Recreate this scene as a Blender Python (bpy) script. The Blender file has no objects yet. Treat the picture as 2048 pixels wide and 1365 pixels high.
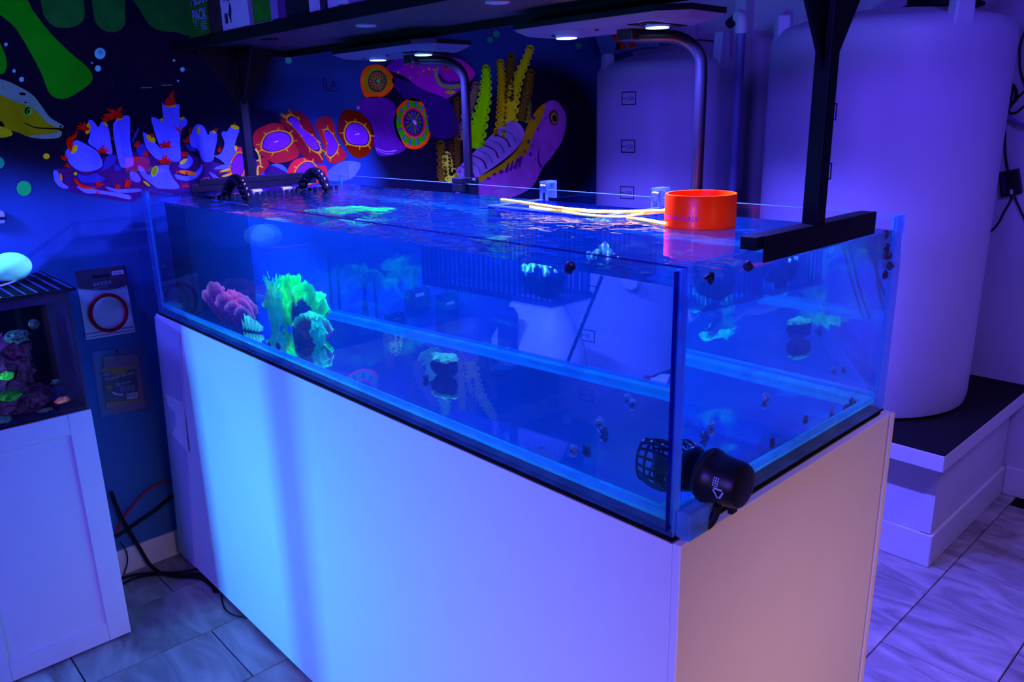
import bpy, bmesh, math, random
from mathutils import Vector, Matrix, Quaternion, noise
PI = math.pi
random.seed(7)
SC = bpy.context.scene
COL = SC.collection

# ------------------------------------------------------------------ camera
CAMP = Vector((2.3623582575238244, -0.7674044750589007, 0.5326668270407067))
RIGHT = Vector((0.68283862, 0.73024187, -0.02186861))
DOWN = Vector((0.18665164, -0.20331908, -0.96115686))
FWD = Vector((-0.70632329, 0.65223321, -0.27513496))
FPX = 1570.4443
cd = bpy.data.cameras.new('camera'); cam = bpy.data.objects.new('camera', cd); COL.objects.link(cam)
cd.sensor_width = 36.0; cd.sensor_fit = 'HORIZONTAL'; cd.lens = FPX * 36.0 / 2048.0
cd.clip_start = 0.02; cd.clip_end = 60
cam.matrix_world = Matrix(((RIGHT.x, -DOWN.x, -FWD.x, CAMP.x), (RIGHT.y, -DOWN.y, -FWD.y, CAMP.y), (RIGHT.z, -DOWN.z, -FWD.z, CAMP.z), (0, 0, 0, 1)))
SC.camera = cam

# ------------------------------------------------------------------ world, exposure, lights
wd = bpy.data.worlds.new('world'); SC.world = wd; wd.use_nodes = True
wd.node_tree.nodes['Background'].inputs[0].default_value = (0.12, 0.07, 0.8, 1)
wd.node_tree.nodes['Background'].inputs[1].default_value = 0.02
vs = SC.view_settings
vs.view_transform = 'Standard'; vs.look = 'None'; vs.gamma = 1.0; vs.exposure = 0.0; vs.use_curve_mapping = False
SC.display_settings.display_device = 'sRGB'
SC.cycles.max_bounces = 16; SC.cycles.transmission_bounces = 16; SC.cycles.transparent_max_bounces = 24
SC.cycles.volume_bounces = 1; SC.cycles.glossy_bounces = 6; SC.cycles.diffuse_bounces = 3
SC.cycles.sample_clamp_indirect = 4.0; SC.cycles.use_denoising = True
SC.cycles.blur_glossy = 0.2

def area(name, loc, target, size, power, color, size_y=None, shape='RECTANGLE', spread=180):
    l = bpy.data.lights.new(name, 'AREA'); l.shape = shape; l.size = size
    if size_y: l.size_y = size_y
    l.energy = power; l.color = color; l.spread = math.radians(spread)
    o = bpy.data.objects.new(name, l); COL.objects.link(o); o.location = loc
    o.rotation_euler = (Vector(target) - Vector(loc)).to_track_quat('-Z', 'Y').to_euler()
    return o
BLUE = (0.105, 0.09, 1.0)
LAMPZ = 0.700
PUCKS = [(0.41, 0.55), (0.62, 0.55), (1.13, 0.55), (1.37, 0.55)]
for px_, py_ in PUCKS:
    area('tank_lamp_light', (px_, py_, LAMPZ - 0.0105), (px_, py_ - 0.02, 0), 0.05, 24.0, BLUE, shape='DISK', spread=155)
# the reef lamp over the small tank on the cabinet at the left, just outside the frame
area('small_tank_light', (-0.02, -0.62, 0.52), (-0.02, -0.58, 0), 0.10, 7.5, (0.05, 0.09, 1.0), shape='DISK', spread=165)
# rows of blue-lit tanks on the near side of the shop, behind the camera
area('near_tanks_light', (0.14, -2.6, -0.38), (0.62, 0, -0.42), 0.14, 9.0, (0.045, 0.38, 1.0), 0.45, spread=52)
area('near_tanks_light', (2.12, -2.6, 0.85), (1.15, 0.2, -0.45), 0.7, 31.0, (0.10, 0.055, 1.0), 0.3, spread=125)
# the shop's weak neutral lamp on the right
area('shop_fill_light', (3.6, -0.1, 0.5), (1.85, 0.30, -0.55), 0.5, 1.7, (1.0, 0.50, 0.46), 0.5, spread=48)
area('shop_fill_light', (2.0, -2.2, 0.3), (1.75, 0, -0.6), 0.4, 0.7, (1.0, 0.60, 0.9), 0.4, spread=48)  # added pink fill, no known lamp, tints the right of the stand front
area('shop_fill_light', (3.0, 1.1, 1.8), (2.2, 1.3, -0.87), 0.4, 1.6, (1.0, 0.62, 0.55), 0.4, spread=70)  # added warm fill over the right floor, no lamp known there
area('tank_fill_light', (2.45, 0.85, 1.15), (1.35, 1.80, -0.05), 0.5, 3.9, (0.13, 0.07, 1.0), 0.5, spread=92)  # added violet fill without a known lamp, brightens the storage tanks

# ------------------------------------------------------------------ pixel -> point helper (the photograph is 2048 x 1365)
def ray(u, v):
    return RIGHT * ((u - 1024) / FPX) + DOWN * ((v - 682.5) / FPX) + FWD
def at(u, v, ax, val):
    d = ray(u, v); i = 'xyz'.index(ax); t = (val - CAMP[i]) / d[i]
    return CAMP + d * t

def lin(c):
    c = c / 255.0
    return c / 12.92 if c <= 0.04045 else ((c + 0.055) / 1.055) ** 2.4
def S(r, g, b, k=1.0): return (lin(r) * k, lin(g) * k, lin(b) * k)

# ------------------------------------------------------------------ materials
MATS = {}
def newmat(name):
    m = bpy.data.materials.new(name); m.use_nodes = True; MATS[name] = m
    nt = m.node_tree; nt.nodes.clear()
    return m, nt, nt.nodes, nt.links
def pmat(name, col, rough=0.5, metal=0.0, spec=0.5, nscale=12.0, nvar=0.12, bump=0.0, bscale=60.0, coat=0.0):
    """principled surface with a little procedural colour variation and relief"""
    m, nt, N, L = newmat(name)
    out = N.new('ShaderNodeOutputMaterial'); b = N.new('ShaderNodeBsdfPrincipled'); L.new(b.outputs[0], out.inputs[0])
    tc = N.new('ShaderNodeTexCoord'); nz = N.new('ShaderNodeTexNoise'); nz.inputs['Scale'].default_value = nscale; nz.inputs['Detail'].default_value = 3
    L.new(tc.outputs['Object'], nz.inputs['Vector'])
    mx = N.new('ShaderNodeMix'); mx.data_type = 'RGBA'
    mx.inputs[6].default_value = tuple(c * (1 - nvar) for c in col) + (1,)
    mx.inputs[7].default_value = tuple(min(1, c * (1 + nvar)) for c in col) + (1,)
    L.new(nz.outputs[0], mx.inputs[0]); L.new(mx.outputs[2], b.inputs['Base Color'])
    b.inputs['Roughness'].default_value = rough; b.inputs['Metallic'].default_value = metal
    b.inputs['Specular IOR Level'].default_value = spec; b.inputs['Coat Weight'].default_value = coat
    if bump:
        n2 = N.new('ShaderNodeTexNoise'); n2.inputs['Scale'].default_value = bscale; n2.inputs['Detail'].default_value = 4
        L.new(tc.outputs['Object'], n2.inputs['Vector'])
        bp = N.new('ShaderNodeBump'); bp.inputs['Strength'].default_value = bump; bp.inputs['Distance'].default_value = 0.004
        L.new(n2.outputs[0], bp.inputs['Height']); L.new(bp.outputs[0], b.inputs['Normal'])
    return m
def fluo(name, col, nscale=30.0, nvar=0.15, bump=0.0, bscale=80.0, rim=None):
    """diffuse pigment that turns blue light into its own colour (reflectance above one in that channel); lit only by the lamps"""
    m, nt, N, L = newmat(name)
    out = N.new('ShaderNodeOutputMaterial'); d = N.new('ShaderNodeBsdfDiffuse'); L.new(d.outputs[0], out.inputs[0])
    tc = N.new('ShaderNodeTexCoord'); nz = N.new('ShaderNodeTexNoise'); nz.inputs['Scale'].default_value = nscale; nz.inputs['Detail'].default_value = 3
    L.new(tc.outputs['Object'], nz.inputs['Vector'])
    mr = N.new('ShaderNodeMapRange'); mr.inputs[1].default_value = 0.25; mr.inputs[2].default_value = 0.75
    mr.inputs[3].default_value = 1 - nvar; mr.inputs[4].default_value = 1 + nvar
    L.new(nz.outputs[0], mr.inputs[0])
    sc = N.new('ShaderNodeVectorMath'); sc.operation = 'SCALE'; sc.inputs[0].default_value = col; L.new(mr.outputs[0], sc.inputs['Scale'])
    src = sc.outputs[0]
    if rim:
        at_ = N.new('ShaderNodeAttribute'); at_.attribute_name = 'rim'
        mx = N.new('ShaderNodeMix'); mx.data_type = 'VECTOR'; L.new(at_.outputs['Fac'], mx.inputs[0])
        L.new(src, mx.inputs[4]); mx.inputs[5].default_value = rim; src = mx.outputs[1]
    L.new(src, d.inputs[0])
    if bump:
        n2 = N.new('ShaderNodeTexNoise'); n2.inputs['Scale'].default_value = bscale; n2.inputs['Detail'].default_value = 4
        L.new(tc.outputs['Object'], n2.inputs['Vector'])
        bp = N.new('ShaderNodeBump'); bp.inputs['Strength'].default_value = bump; bp.inputs['Distance'].default_value = 0.004
        L.new(n2.outputs[0], bp.inputs['Height']); L.new(bp.outputs[0], d.inputs['Normal'])
    return m
def glassmat(name, tint=(0.96, 0.98, 1.0), refl=0.6, ior=1.45, body=0.0, bodycol=(0.2, 0.4, 1.0), rough=0.0):
    """sheet glass / acrylic: clear, with fresnel reflection; optional body colour, on glass edges standing in for piped light"""
    m, nt, N, L = newmat(name)
    out = N.new('ShaderNodeOutputMaterial')
    tr = N.new('ShaderNodeBsdfTransparent'); tr.inputs[0].default_value = tint + (1,)
    gl = N.new('ShaderNodeBsdfGlossy'); gl.inputs['Roughness'].default_value = rough
    geo = N.new('ShaderNodeNewGeometry')
    mi = N.new('ShaderNodeMapRange'); mi.inputs[3].default_value = ior; mi.inputs[4].default_value = 1 / ior
    L.new(geo.outputs['Backfacing'], mi.inputs[0])
    fr = N.new('ShaderNodeFresnel'); L.new(mi.outputs[0], fr.inputs[0])
    ml = N.new('ShaderNodeMath'); ml.operation = 'MULTIPLY'; ml.inputs[1].default_value = refl; L.new(fr.outputs[0], ml.inputs[0])
    m1 = N.new('ShaderNodeMixShader'); L.new(ml.outputs[0], m1.inputs[0]); L.new(tr.outputs[0], m1.inputs[1]); L.new(gl.outputs[0], m1.inputs[2])
    last = m1.outputs[0]
    if body:
        tc = N.new('ShaderNodeTexCoord'); nz = N.new('ShaderNodeTexNoise'); nz.inputs['Scale'].default_value = 18; nz.inputs['Detail'].default_value = 5
        L.new(tc.outputs['Object'], nz.inputs['Vector'])
        mr = N.new('ShaderNodeMapRange'); mr.inputs[1].default_value = 0.3; mr.inputs[2].default_value = 0.7; mr.inputs[3].default_value = body * 0.7; mr.inputs[4].default_value = body * 1.3
        L.new(nz.outputs[0], mr.inputs[0])
        df = N.new('ShaderNodeBsdfDiffuse'); df.inputs[0].default_value = bodycol + (1,)
        tl = N.new('ShaderNodeBsdfTranslucent'); tl.inputs[0].default_value = bodycol + (1,)
        ad = N.new('ShaderNodeMixShader'); ad.inputs[0].default_value = 0.5; L.new(df.outputs[0], ad.inputs[1]); L.new(tl.outputs[0], ad.inputs[2])
        m2 = N.new('ShaderNodeMixShader'); L.new(mr.outputs[0], m2.inputs[0]); L.new(last, m2.inputs[1]); L.new(ad.outputs[0], m2.inputs[2])
        last = m2.outputs[0]
    L.new(last, out.inputs[0])
    return m

M_white = pmat('white_laminate', (0.80, 0.80, 0.84), 0.45, nvar=0.03, bump=0.02)
M_whitewall = pmat('white_wall_paint', (0.62, 0.60, 0.68), 0.8, nvar=0.05, bump=0.08, bscale=120)
M_dim = pmat('dark_blue_wall_paint', (0.05, 0.05, 0.09), 0.8)
M_trim = pmat('white_trim_paint', (0.72, 0.72, 0.76), 0.5, nvar=0.04)
M_black = pmat('black_plastic', (0.006, 0.006, 0.008), 0.4, spec=0.4, bump=0.03)
M_blackmetal = pmat('black_powder_coat', (0.006, 0.006, 0.008), 0.5, spec=0.25, bump=0.06, bscale=300)
M_rubber = pmat('black_rubber', (0.008, 0.007, 0.009), 0.65, spec=0.25)
M_mat = pmat('black_foam_mat', (0.006, 0.006, 0.008), 0.9, spec=0.1)
M_ply = pmat('plywood_edge', (0.50, 0.22, 0.05), 0.8, nscale=90, nvar=0.5)
M_tankpoly = pmat('milky_polyethylene', (0.60, 0.55, 0.74), 0.42, nscale=3, nvar=0.06, bump=0.04, bscale=25)
M_slabtop = pmat('black_rubber_deck', (0.010, 0.010, 0.016), 0.85, spec=0.15, bump=0.2, bscale=90)
M_pipe = pmat('blue_grey_pipe', (0.16, 0.16, 0.42), 0.45)
M_pvc = pmat('white_plastic', (0.75, 0.75, 0.80), 0.4)
M_ink = pmat('black_ink', (0.02, 0.02, 0.05), 0.7, spec=0.1)
M_dust = pmat('lamp_underside', (0.10, 0.10, 0.20), 0.5)

# clear tank glass, edges with piped light and shade put into their colour, silicone
M_pane = glassmat('tank_glass', (0.97, 0.99, 1.0), refl=0.55, body=0.010, bodycol=(0.15, 0.35, 1.0))
M_inner = glassmat('tank_glass_inner_face', (1, 1, 1), refl=0.05)
M_edge = glassmat('glass_edge_glow', (0.40, 0.65, 1.0), refl=0.8, body=0.50, bodycol=(0.25, 0.65, 1.0))
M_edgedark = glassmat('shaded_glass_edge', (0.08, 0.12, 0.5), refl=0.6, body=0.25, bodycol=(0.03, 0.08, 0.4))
M_brace = glassmat('brace_glass_glow', (0.40, 0.75, 1.0), refl=0.8, body=0.55, bodycol=(0.15, 1.6, 1.0))
M_seamdark = glassmat('dark_joint', (0.10, 0.10, 0.55), refl=0.4, body=0.3, bodycol=(0.05, 0.05, 0.35))
M_sil = glassmat('clear_silicone', (0.6, 0.75, 1.0), refl=0.5, body=0.40, bodycol=(0.15, 0.9, 1.0), rough=0.2)
M_acryl = glassmat('clear_acrylic', (0.93, 0.96, 1.0), refl=0.8, body=0.025)
M_acryledge = glassmat('acrylic_edge', (0.5, 0.7, 1.0), refl=1.0, body=0.35, bodycol=(0.35, 0.6, 1.0))
M_sheet = glassmat('acrylic_sheet', (0.90, 0.91, 0.95), refl=0.35, body=0.006, bodycol=(0.2, 0.2, 0.6))
M_bag = glassmat('clear_bag_film', (0.85, 0.85, 0.95), refl=0.6, body=0.15, bodycol=(0.6, 0.6, 0.8), rough=0.2)

def water_mats():
    # surface: ripples are in the mesh; part of the light passes straight so that the lamps reach the inside
    m, nt, N, L = newmat('water_top')
    out = N.new('ShaderNodeOutputMaterial')
    g = N.new('ShaderNodeBsdfGlass'); g.inputs['IOR'].default_value = 1.333; g.inputs['Roughness'].default_value = 0.0
    tr = N.new('ShaderNodeBsdfTransparent')
    mx = N.new('ShaderNodeMixShader'); mx.inputs[0].default_value = 0.25
    L.new(g.outputs[0], mx.inputs[1]); L.new(tr.outputs[0], mx.inputs[2]); L.new(mx.outputs[0], out.inputs['Surface'])
    vol(nt, out)
    m2, nt, N, L = newmat('water_side')
    out = N.new('ShaderNodeOutputMaterial')
    g = N.new('ShaderNodeBsdfGlass'); g.inputs['IOR'].default_value = 1.333; g.inputs['Roughness'].default_value = 0.0
    tr = N.new('ShaderNodeBsdfTransparent')
    mx = N.new('ShaderNodeMixShader'); mx.inputs[0].default_value = 0.04
    L.new(g.outputs[0], mx.inputs[1]); L.new(tr.outputs[0], mx.inputs[2]); L.new(mx.outputs[0], out.inputs['Surface'])
    vol(nt, out)
    return m, m2
def vol(nt, out):
    s = nt.nodes.new('ShaderNodeVolumeScatter'); s.inputs['Color'].default_value = (0.03, 0.45, 1.0, 1)
    s.inputs['Density'].default_value = 0.65; s.inputs['Anisotropy'].default_value = 0.2
    a = nt.nodes.new('ShaderNodeVolumeAbsorption'); a.inputs['Color'].default_value = (0.0, 0.86, 1.0, 1); a.inputs['Density'].default_value = 1.9
    ad = nt.nodes.new('ShaderNodeAddShader'); nt.links.new(s.outputs[0], ad.inputs[0]); nt.links.new(a.outputs[0], ad.inputs[1])
    nt.links.new(ad.outputs[0], out.inputs['Volume'])
M_wtop, M_wside = water_mats()

# ------------------------------------------------------------------ mesh helpers
class MB:
    def __init__(s): s.v = []; s.f = []; s.m = []; s.mi = 0
    def add(s, vs_, fs):
        o = len(s.v); s.v += [Vector(v) for v in vs_]; s.f += [tuple(i + o for i in f) for f in fs]; s.m += [s.mi] * len(fs); return s
    def box(s, a, b):
        x0, y0, z0 = a; x1, y1, z1 = b
        s.add([(x0, y0, z0), (x1, y0, z0), (x1, y1, z0), (x0, y1, z0), (x0, y0, z1), (x1, y0, z1), (x1, y1, z1), (x0, y1, z1)],
              [(0, 3, 2, 1), (4, 5, 6, 7), (0, 1, 5, 4), (1, 2, 6, 5), (2, 3, 7, 6), (3, 0, 4, 7)]); return s
    def prism(s, poly, z0, z1):
        n = len(poly)
        s.add([(p[0], p[1], z0) for p in poly] + [(p[0], p[1], z1) for p in poly],
              [tuple(reversed(range(n))), tuple(range(n, 2 * n))] + [(i, (i + 1) % n, (i + 1) % n + n, i + n) for i in range(n)]); return s
    def hexa(s, p):  # 8 points, bottom ring then top ring
        s.add(p, [(0, 3, 2, 1), (4, 5, 6, 7), (0, 1, 5, 4), (1, 2, 6, 5), (2, 3, 7, 6), (3, 0, 4, 7)]); return s
    def lathe(s, prof, c=(0, 0, 0), axis=(0, 0, 1), n=24, cap=True):
        q = Vector(axis).to_track_quat('Z', 'Y'); c = Vector(c); vs_ = []
        for r, h in prof:
            for k in range(n):
                a = 2 * PI * k / n; vs_.append(c + q @ Vector((r * math.cos(a), r * math.sin(a), h)))
        fs = []
        for j in range(len(prof) - 1):
            for k in range(n):
                a, b = j * n + k, j * n + (k + 1) % n; fs.append((a, b, b + n, a + n))
        if cap:
            fs.append(tuple(reversed(range(n)))); fs.append(tuple(range((len(prof) - 1) * n, len(prof) * n)))
        s.add(vs_, fs); return s
    def tube(s, pts, r, n=8, cap=True):
        pts = [Vector(p) for p in pts]; rs = r if isinstance(r, (list, tuple)) else [r] * len(pts)
        d0 = (pts[1] - pts[0]).normalized(); up = Vector((0, 0, 1)) if abs(d0.z) < 0.9 else Vector((1, 0, 0))
        u = d0.cross(up).normalized(); vs_ = []
        for i, p in enumerate(pts):
            d = (pts[min(i + 1, len(pts) - 1)] - pts[max(i - 1, 0)]).normalized()
            u = (u - d * u.dot(d)).normalized(); w = d.cross(u)
            for k in range(n):
                a = 2 * PI * k / n; vs_.append(p + (u * math.cos(a) + w * math.sin(a)) * rs[i])
        fs = []
        for j in range(len(pts) - 1):
            for k in range(n):
                a, b = j * n + k, j * n + (k + 1) % n; fs.append((a, b, b + n, a + n))
        if cap: fs.append(tuple(reversed(range(n)))); fs.append(tuple(range((len(pts) - 1) * n, len(pts) * n)))
        s.add(vs_, fs); return s
    def ball(s, c, r, n=12, k=8, sc=(1, 1, 1)):
        c = Vector(c); vs_ = [c + Vector((0, 0, r * sc[2]))]
        for j in range(1, k):
            t = PI * j / k
            for i in range(n):
                a = 2 * PI * i / n; vs_.append(c + Vector((r * sc[0] * math.sin(t) * math.cos(a), r * sc[1] * math.sin(t) * math.sin(a), r * sc[2] * math.cos(t))))
        vs_.append(c - Vector((0, 0, r * sc[2]))); fs = [(0, 1 + i, 1 + (i + 1) % n) for i in range(n)]
        for j in range(k - 2):
            for i in range(n):
                a = 1 + j * n + i; b = 1 + j * n + (i + 1) % n; fs.append((a, a + n, b + n, b))
        o = 1 + (k - 2) * n; L_ = len(vs_) - 1
        fs += [(L_, o + (i + 1) % n, o + i) for i in range(n)]
        s.add(vs_, fs); return s
    def build(s, name, mats, parent=None, smooth=False, bevel=0):
        me = bpy.data.meshes.new(name); me.from_pydata([tuple(v) for v in s.v], [], s.f); me.update()
        ms = mats if isinstance(mats, (list, tuple)) else [mats]
        for m in ms: me.materials.append(m)
        for p, mi in zip(me.polygons, s.m): p.material_index = mi; p.use_smooth = smooth
        bm = bmesh.new(); bm.from_mesh(me); bmesh.ops.recalc_face_normals(bm, faces=bm.faces); bm.to_mesh(me); bm.free()
        if smooth:
            try: me.set_sharp_from_angle(angle=math.radians(40))
            except Exception: pass
        o = bpy.data.objects.new(name, me); COL.objects.link(o)
        if parent: attach(o, parent)
        if bevel:
            b = o.modifiers.new('bevel', 'BEVEL'); b.width = bevel; b.segments = 2; b.limit_method = 'ANGLE'
        return o
def wloc(o):
    return (wloc(o.parent) if o.parent else Vector((0, 0, 0))) + (o.location if o.type == 'EMPTY' else Vector((0, 0, 0)))
def attach(o, parent):
    # keeps world-space mesh data in place under a translated empty
    o.parent = parent
    if parent.type == 'EMPTY': o.matrix_parent_inverse = Matrix.Translation(-parent.location)
def thing(name, label, cat, loc=(0, 0, 0), group=None):
    o = bpy.data.objects.new(name, None); COL.objects.link(o); o.location = loc; o.empty_display_size = 0.05
    tag(o, label, cat, group); return o
def tag(o, label=None, cat=None, group=None, kind=None):
    if label: o['label'] = label
    if cat: o['category'] = cat
    if group: o['group'] = group
    if kind: o['kind'] = kind
    return o
def text_mesh(name, s, size, origin, xdir, ydir, mat, parent, extrude=0.0002, align='LEFT', bold=0.0, xscale=1.0):
    c = bpy.data.curves.new(name, 'FONT'); c.body = s; c.size = size; c.extrude = extrude; c.align_x = align; c.offset = bold; c.resolution_u = 2
    t = bpy.data.objects.new(name, c); COL.objects.link(t)
    dg = bpy.context.evaluated_depsgraph_get(); me = bpy.data.meshes.new_from_object(t.evaluated_get(dg))
    bpy.data.objects.remove(t); bpy.data.curves.remove(c)
    X = Vector(xdir).normalized(); Y = Vector(ydir); Y = (Y - X * Y.dot(X)).normalized(); Z = X.cross(Y)
    X = X * xscale
    me.transform(Matrix(((X.x, Y.x, Z.x, origin[0]), (X.y, Y.y, Z.y, origin[1]), (X.z, Y.z, Z.z, origin[2]), (0, 0, 0, 1))))
    me.materials.clear(); me.materials.append(mat)
    o = bpy.data.objects.new(name, me); COL.objects.link(o); attach(o, parent); return o
def blob(mb, c, r, sc=(1, 1, 1), amp=0.25, freq=3.0, seed=0, sub=3, attr=None):
    bm = bmesh.new(); bmesh.ops.create_icosphere(bm, subdivisions=sub, radius=1)
    vs_ = []; off = Vector((seed * 3.1, seed * 1.7, seed * 5.3))
    for v in bm.verts:
        d = 1 + amp * noise.fractal(v.co * freq + off, 0.8, 2.1, 4)
        p = v.co * d; vs_.append(Vector((p.x * sc[0], p.y * sc[1], p.z * sc[2])) * r + Vector(c))
    fs = [tuple(v.index for v in f.verts) for f in bm.faces]; bm.free()
    mb.add(vs_, fs)
def catmull(pts, n=5, closed=True):
    P_ = [Vector(p) for p in pts]; out = []; L_ = len(P_)
    for i in range(L_ if closed else L_ - 1):
        if closed: a, b, c, d = P_[i - 1], P_[i], P_[(i + 1) % L_], P_[(i + 2) % L_]
        else: a, b, c, d = P_[max(i - 1, 0)], P_[i], P_[i + 1], P_[min(i + 2, L_ - 1)]
        for k in range(n):
            t = k / n
            out.append(0.5 * ((2 * b) + (c - a) * t + (2 * a - 5 * b + 4 * c - d) * t * t + (3 * b - a - 3 * c + d) * t ** 3))
    if not closed: out.append(P_[-1])
    return out

W, D, H = 1.83, 0.6534, 0.3558
G = 0.012
ZF = -0.87      # floor
WX = -0.165     # mural wall plane
YB = 2.40       # back wall plane
LVL = 0.329     # water level

# ------------------------------------------------------------------ the room
def wall_material():
    m, nt, N, L = newmat('mural_wall_paint')
    out = N.new('ShaderNodeOutputMaterial'); b = N.new('ShaderNodeBsdfPrincipled'); L.new(b.outputs[0], out.inputs[0])
    b.inputs['Roughness'].default_value = 0.75; b.inputs['Specular IOR Level'].default_value = 0.2
    tc = N.new('ShaderNodeTexCoord')
    nz = N.new('ShaderNodeTexNoise'); nz.inputs['Scale'].default_value = 5; nz.inputs['Detail'].default_value = 4; L.new(tc.outputs['Object'], nz.inputs['Vector'])
    acc = None
    # dark background behind the reef, paint with shade put into the colour: soft ellipses in wall coordinates (y, z, ry, rz)
    for (cy, cz, ry, rz) in [(-0.75, 0.9, 0.9, 0.62), (-0.1, 0.85, 0.55, 0.50), (0.24, 0.90, 0.34, 0.55), (0.30, 0.46, 0.34, 0.16), (1.16, 0.50, 0.30, 0.34),
                             (1.25, 0.22, 0.38, 0.32), (1.78, 0.42, 0.42, 0.36)]:
        mp = N.new('ShaderNodeMapping'); mp.inputs['Location'].default_value = (0, -cy / ry, -cz / rz); mp.inputs['Scale'].default_value = (0, 1 / ry, 1 / rz)
        L.new(tc.outputs['Object'], mp.inputs['Vector'])
        ln = N.new('ShaderNodeVectorMath'); ln.operation = 'LENGTH'; L.new(mp.outputs[0], ln.inputs[0])
        mr = N.new('ShaderNodeMapRange'); mr.interpolation_type = 'SMOOTHSTEP'
        mr.inputs[1].default_value = 1.12; mr.inputs[2].default_value = 0.80; L.new(ln.outputs['Value'], mr.inputs[0])
        if acc is None: acc = mr.outputs[0]
        else:
            mm = N.new('ShaderNodeMath'); mm.operation = 'MAXIMUM'; L.new(acc, mm.inputs[0]); L.new(mr.outputs[0], mm.inputs[1]); acc = mm.outputs[0]
    c1 = N.new('ShaderNodeMix'); c1.data_type = 'RGBA'; c1.inputs[6].default_value = (0.035, 0.13, 0.36, 1); c1.inputs[7].default_value = (0.045, 0.17, 0.44, 1); L.new(nz.outputs[0], c1.inputs[0])
    c2 = N.new('ShaderNodeMix'); c2.data_type = 'RGBA'; c2.inputs[6].default_value = (0.010, 0.008, 0.022, 1); c2.inputs[7].default_value = (0.018, 0.013, 0.035, 1); L.new(nz.outputs[0], c2.inputs[0])
    mx = N.new('ShaderNodeMix'); mx.data_type = 'RGBA'; L.new(acc, mx.inputs[0]); L.new(c1.outputs[2], mx.inputs[6]); L.new(c2.outputs[2], mx.inputs[7])
    L.new(mx.outputs[2], b.inputs['Base Color'])
    return m
M_mural = wall_material()
wall_left = tag(MB().box((WX - 0.1, -3.0, ZF), (WX, YB + 0.1, 1.9)).build('wall_left', M_mural), kind='structure')
wall_back = tag(MB().box((WX, YB, ZF), (5.0, YB + 0.1, 1.9)).build('wall_back', M_whitewall), kind='structure')
wall_right = tag(MB().box((5.0, -3.0, ZF), (5.1, YB + 0.1, 1.9)).build('wall_right', M_dim), kind='structure')
wall_front = tag(MB().box((WX - 0.1, -3.1, ZF), (5.1, -3.0, 1.9)).build('wall_front', M_dim), kind='structure')
ceiling = tag(MB().box((WX - 0.1, -3.1, 1.9), (5.1, YB + 0.1, 2.0)).build('ceiling', M_dim), kind='structure')
tag(MB().box((WX, -3.0, ZF), (WX + 0.012, YB, ZF + 0.088)).build('baseboard_left', M_trim, bevel=0.003), kind='structure')
tag(MB().box((1.64, YB - 0.015, ZF), (5.0, YB, ZF + 0.11)).build('baseboard_back', M_trim, bevel=0.003), kind='structure')
# unseen post added behind the camera's left to shade the stand front
tag(MB().box((0.42, -1.35, ZF), (0.455, -1.31, 0.9)).build('shadow_post', M_dim), kind='structure')
# floor: subfloor with stone-look tiles
floor = tag(MB().box((WX - 0.1, -3.1, ZF - 0.1), (5.1, YB + 0.1, ZF - 0.006)).build('floor', M_mat), kind='structure')
def tile_mat():
    m, nt, N, L = newmat('stone_look_tile')
    out = N.new('ShaderNodeOutputMaterial'); b = N.new('ShaderNodeBsdfPrincipled'); L.new(b.outputs[0], out.inputs[0])
    tc = N.new('ShaderNodeTexCoord'); oi = N.new('ShaderNodeObjectInfo')
    ad = N.new('ShaderNodeVectorMath'); ad.operation = 'ADD'; L.new(tc.outputs['Object'], ad.inputs[0])
    sc = N.new('ShaderNodeVectorMath'); sc.operation = 'SCALE'; sc.inputs[0].default_value = (7, 13, 3); L.new(oi.outputs['Random'], sc.inputs['Scale']); L.new(sc.outputs[0], ad.inputs[1])
    mp = N.new('ShaderNodeMapping'); mp.inputs['Rotation'].default_value = (0, 0, 0.6); mp.inputs['Scale'].default_value = (1.0, 3.2, 1); L.new(ad.outputs[0], mp.inputs[0])
    nz = N.new('ShaderNodeTexNoise'); nz.inputs['Scale'].default_value = 4.0; nz.inputs['Detail'].default_value = 7; nz.inputs['Distortion'].default_value = 1.2; L.new(mp.outputs[0], nz.inputs['Vector'])
    cr = N.new('ShaderNodeValToRGB'); cr.color_ramp.elements[0].position = 0.30; cr.color_ramp.elements[0].color = (0.17, 0.155, 0.17, 1)
    cr.color_ramp.elements[1].position = 0.72; cr.color_ramp.elements[1].color = (0.50, 0.47, 0.50, 1)
    L.new(nz.outputs[0], cr.inputs[0]); L.new(cr.outputs[0], b.inputs['Base Color']); b.inputs['Roughness'].default_value = 0.42
    b.inputs['Specular IOR Level'].default_value = 0.4
    return m
M_tile = tile_mat()
TW, TL, TX0 = 0.2716, 0.5515, 0.3305
tile_me = {}
def tile(cx, cy, w, l):
    key = (round(w, 3), round(l, 3))
    if key not in tile_me:
        mb = MB(); a, b, h, g = w / 2 - 0.0012, l / 2 - 0.0012, 0.006, 0.001
        mb.add([(-a, -b, 0), (a, -b, 0), (a, b, 0), (-a, b, 0), (-a + g, -b + g, h), (a - g, -b + g, h), (a - g, b - g, h), (-a + g, b - g, h)],
               [(4, 5, 6, 7), (0, 1, 5, 4), (1, 2, 6, 5), (2, 3, 7, 6), (3, 0, 4, 7)])
        me = bpy.data.meshes.new('tile'); me.from_pydata([tuple(v) for v in mb.v], [], mb.f); me.materials.append(M_tile); tile_me[key] = me
    o = bpy.data.objects.new('tile', tile_me[key]); COL.objects.link(o); o.location = (cx, cy, ZF - 0.006); o.parent = floor; return o
offs = {-1: 0.129, -2: 0.45, 0: -0.096, 4: 0.43, 5: 0.098, 6: 0.30}
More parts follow.
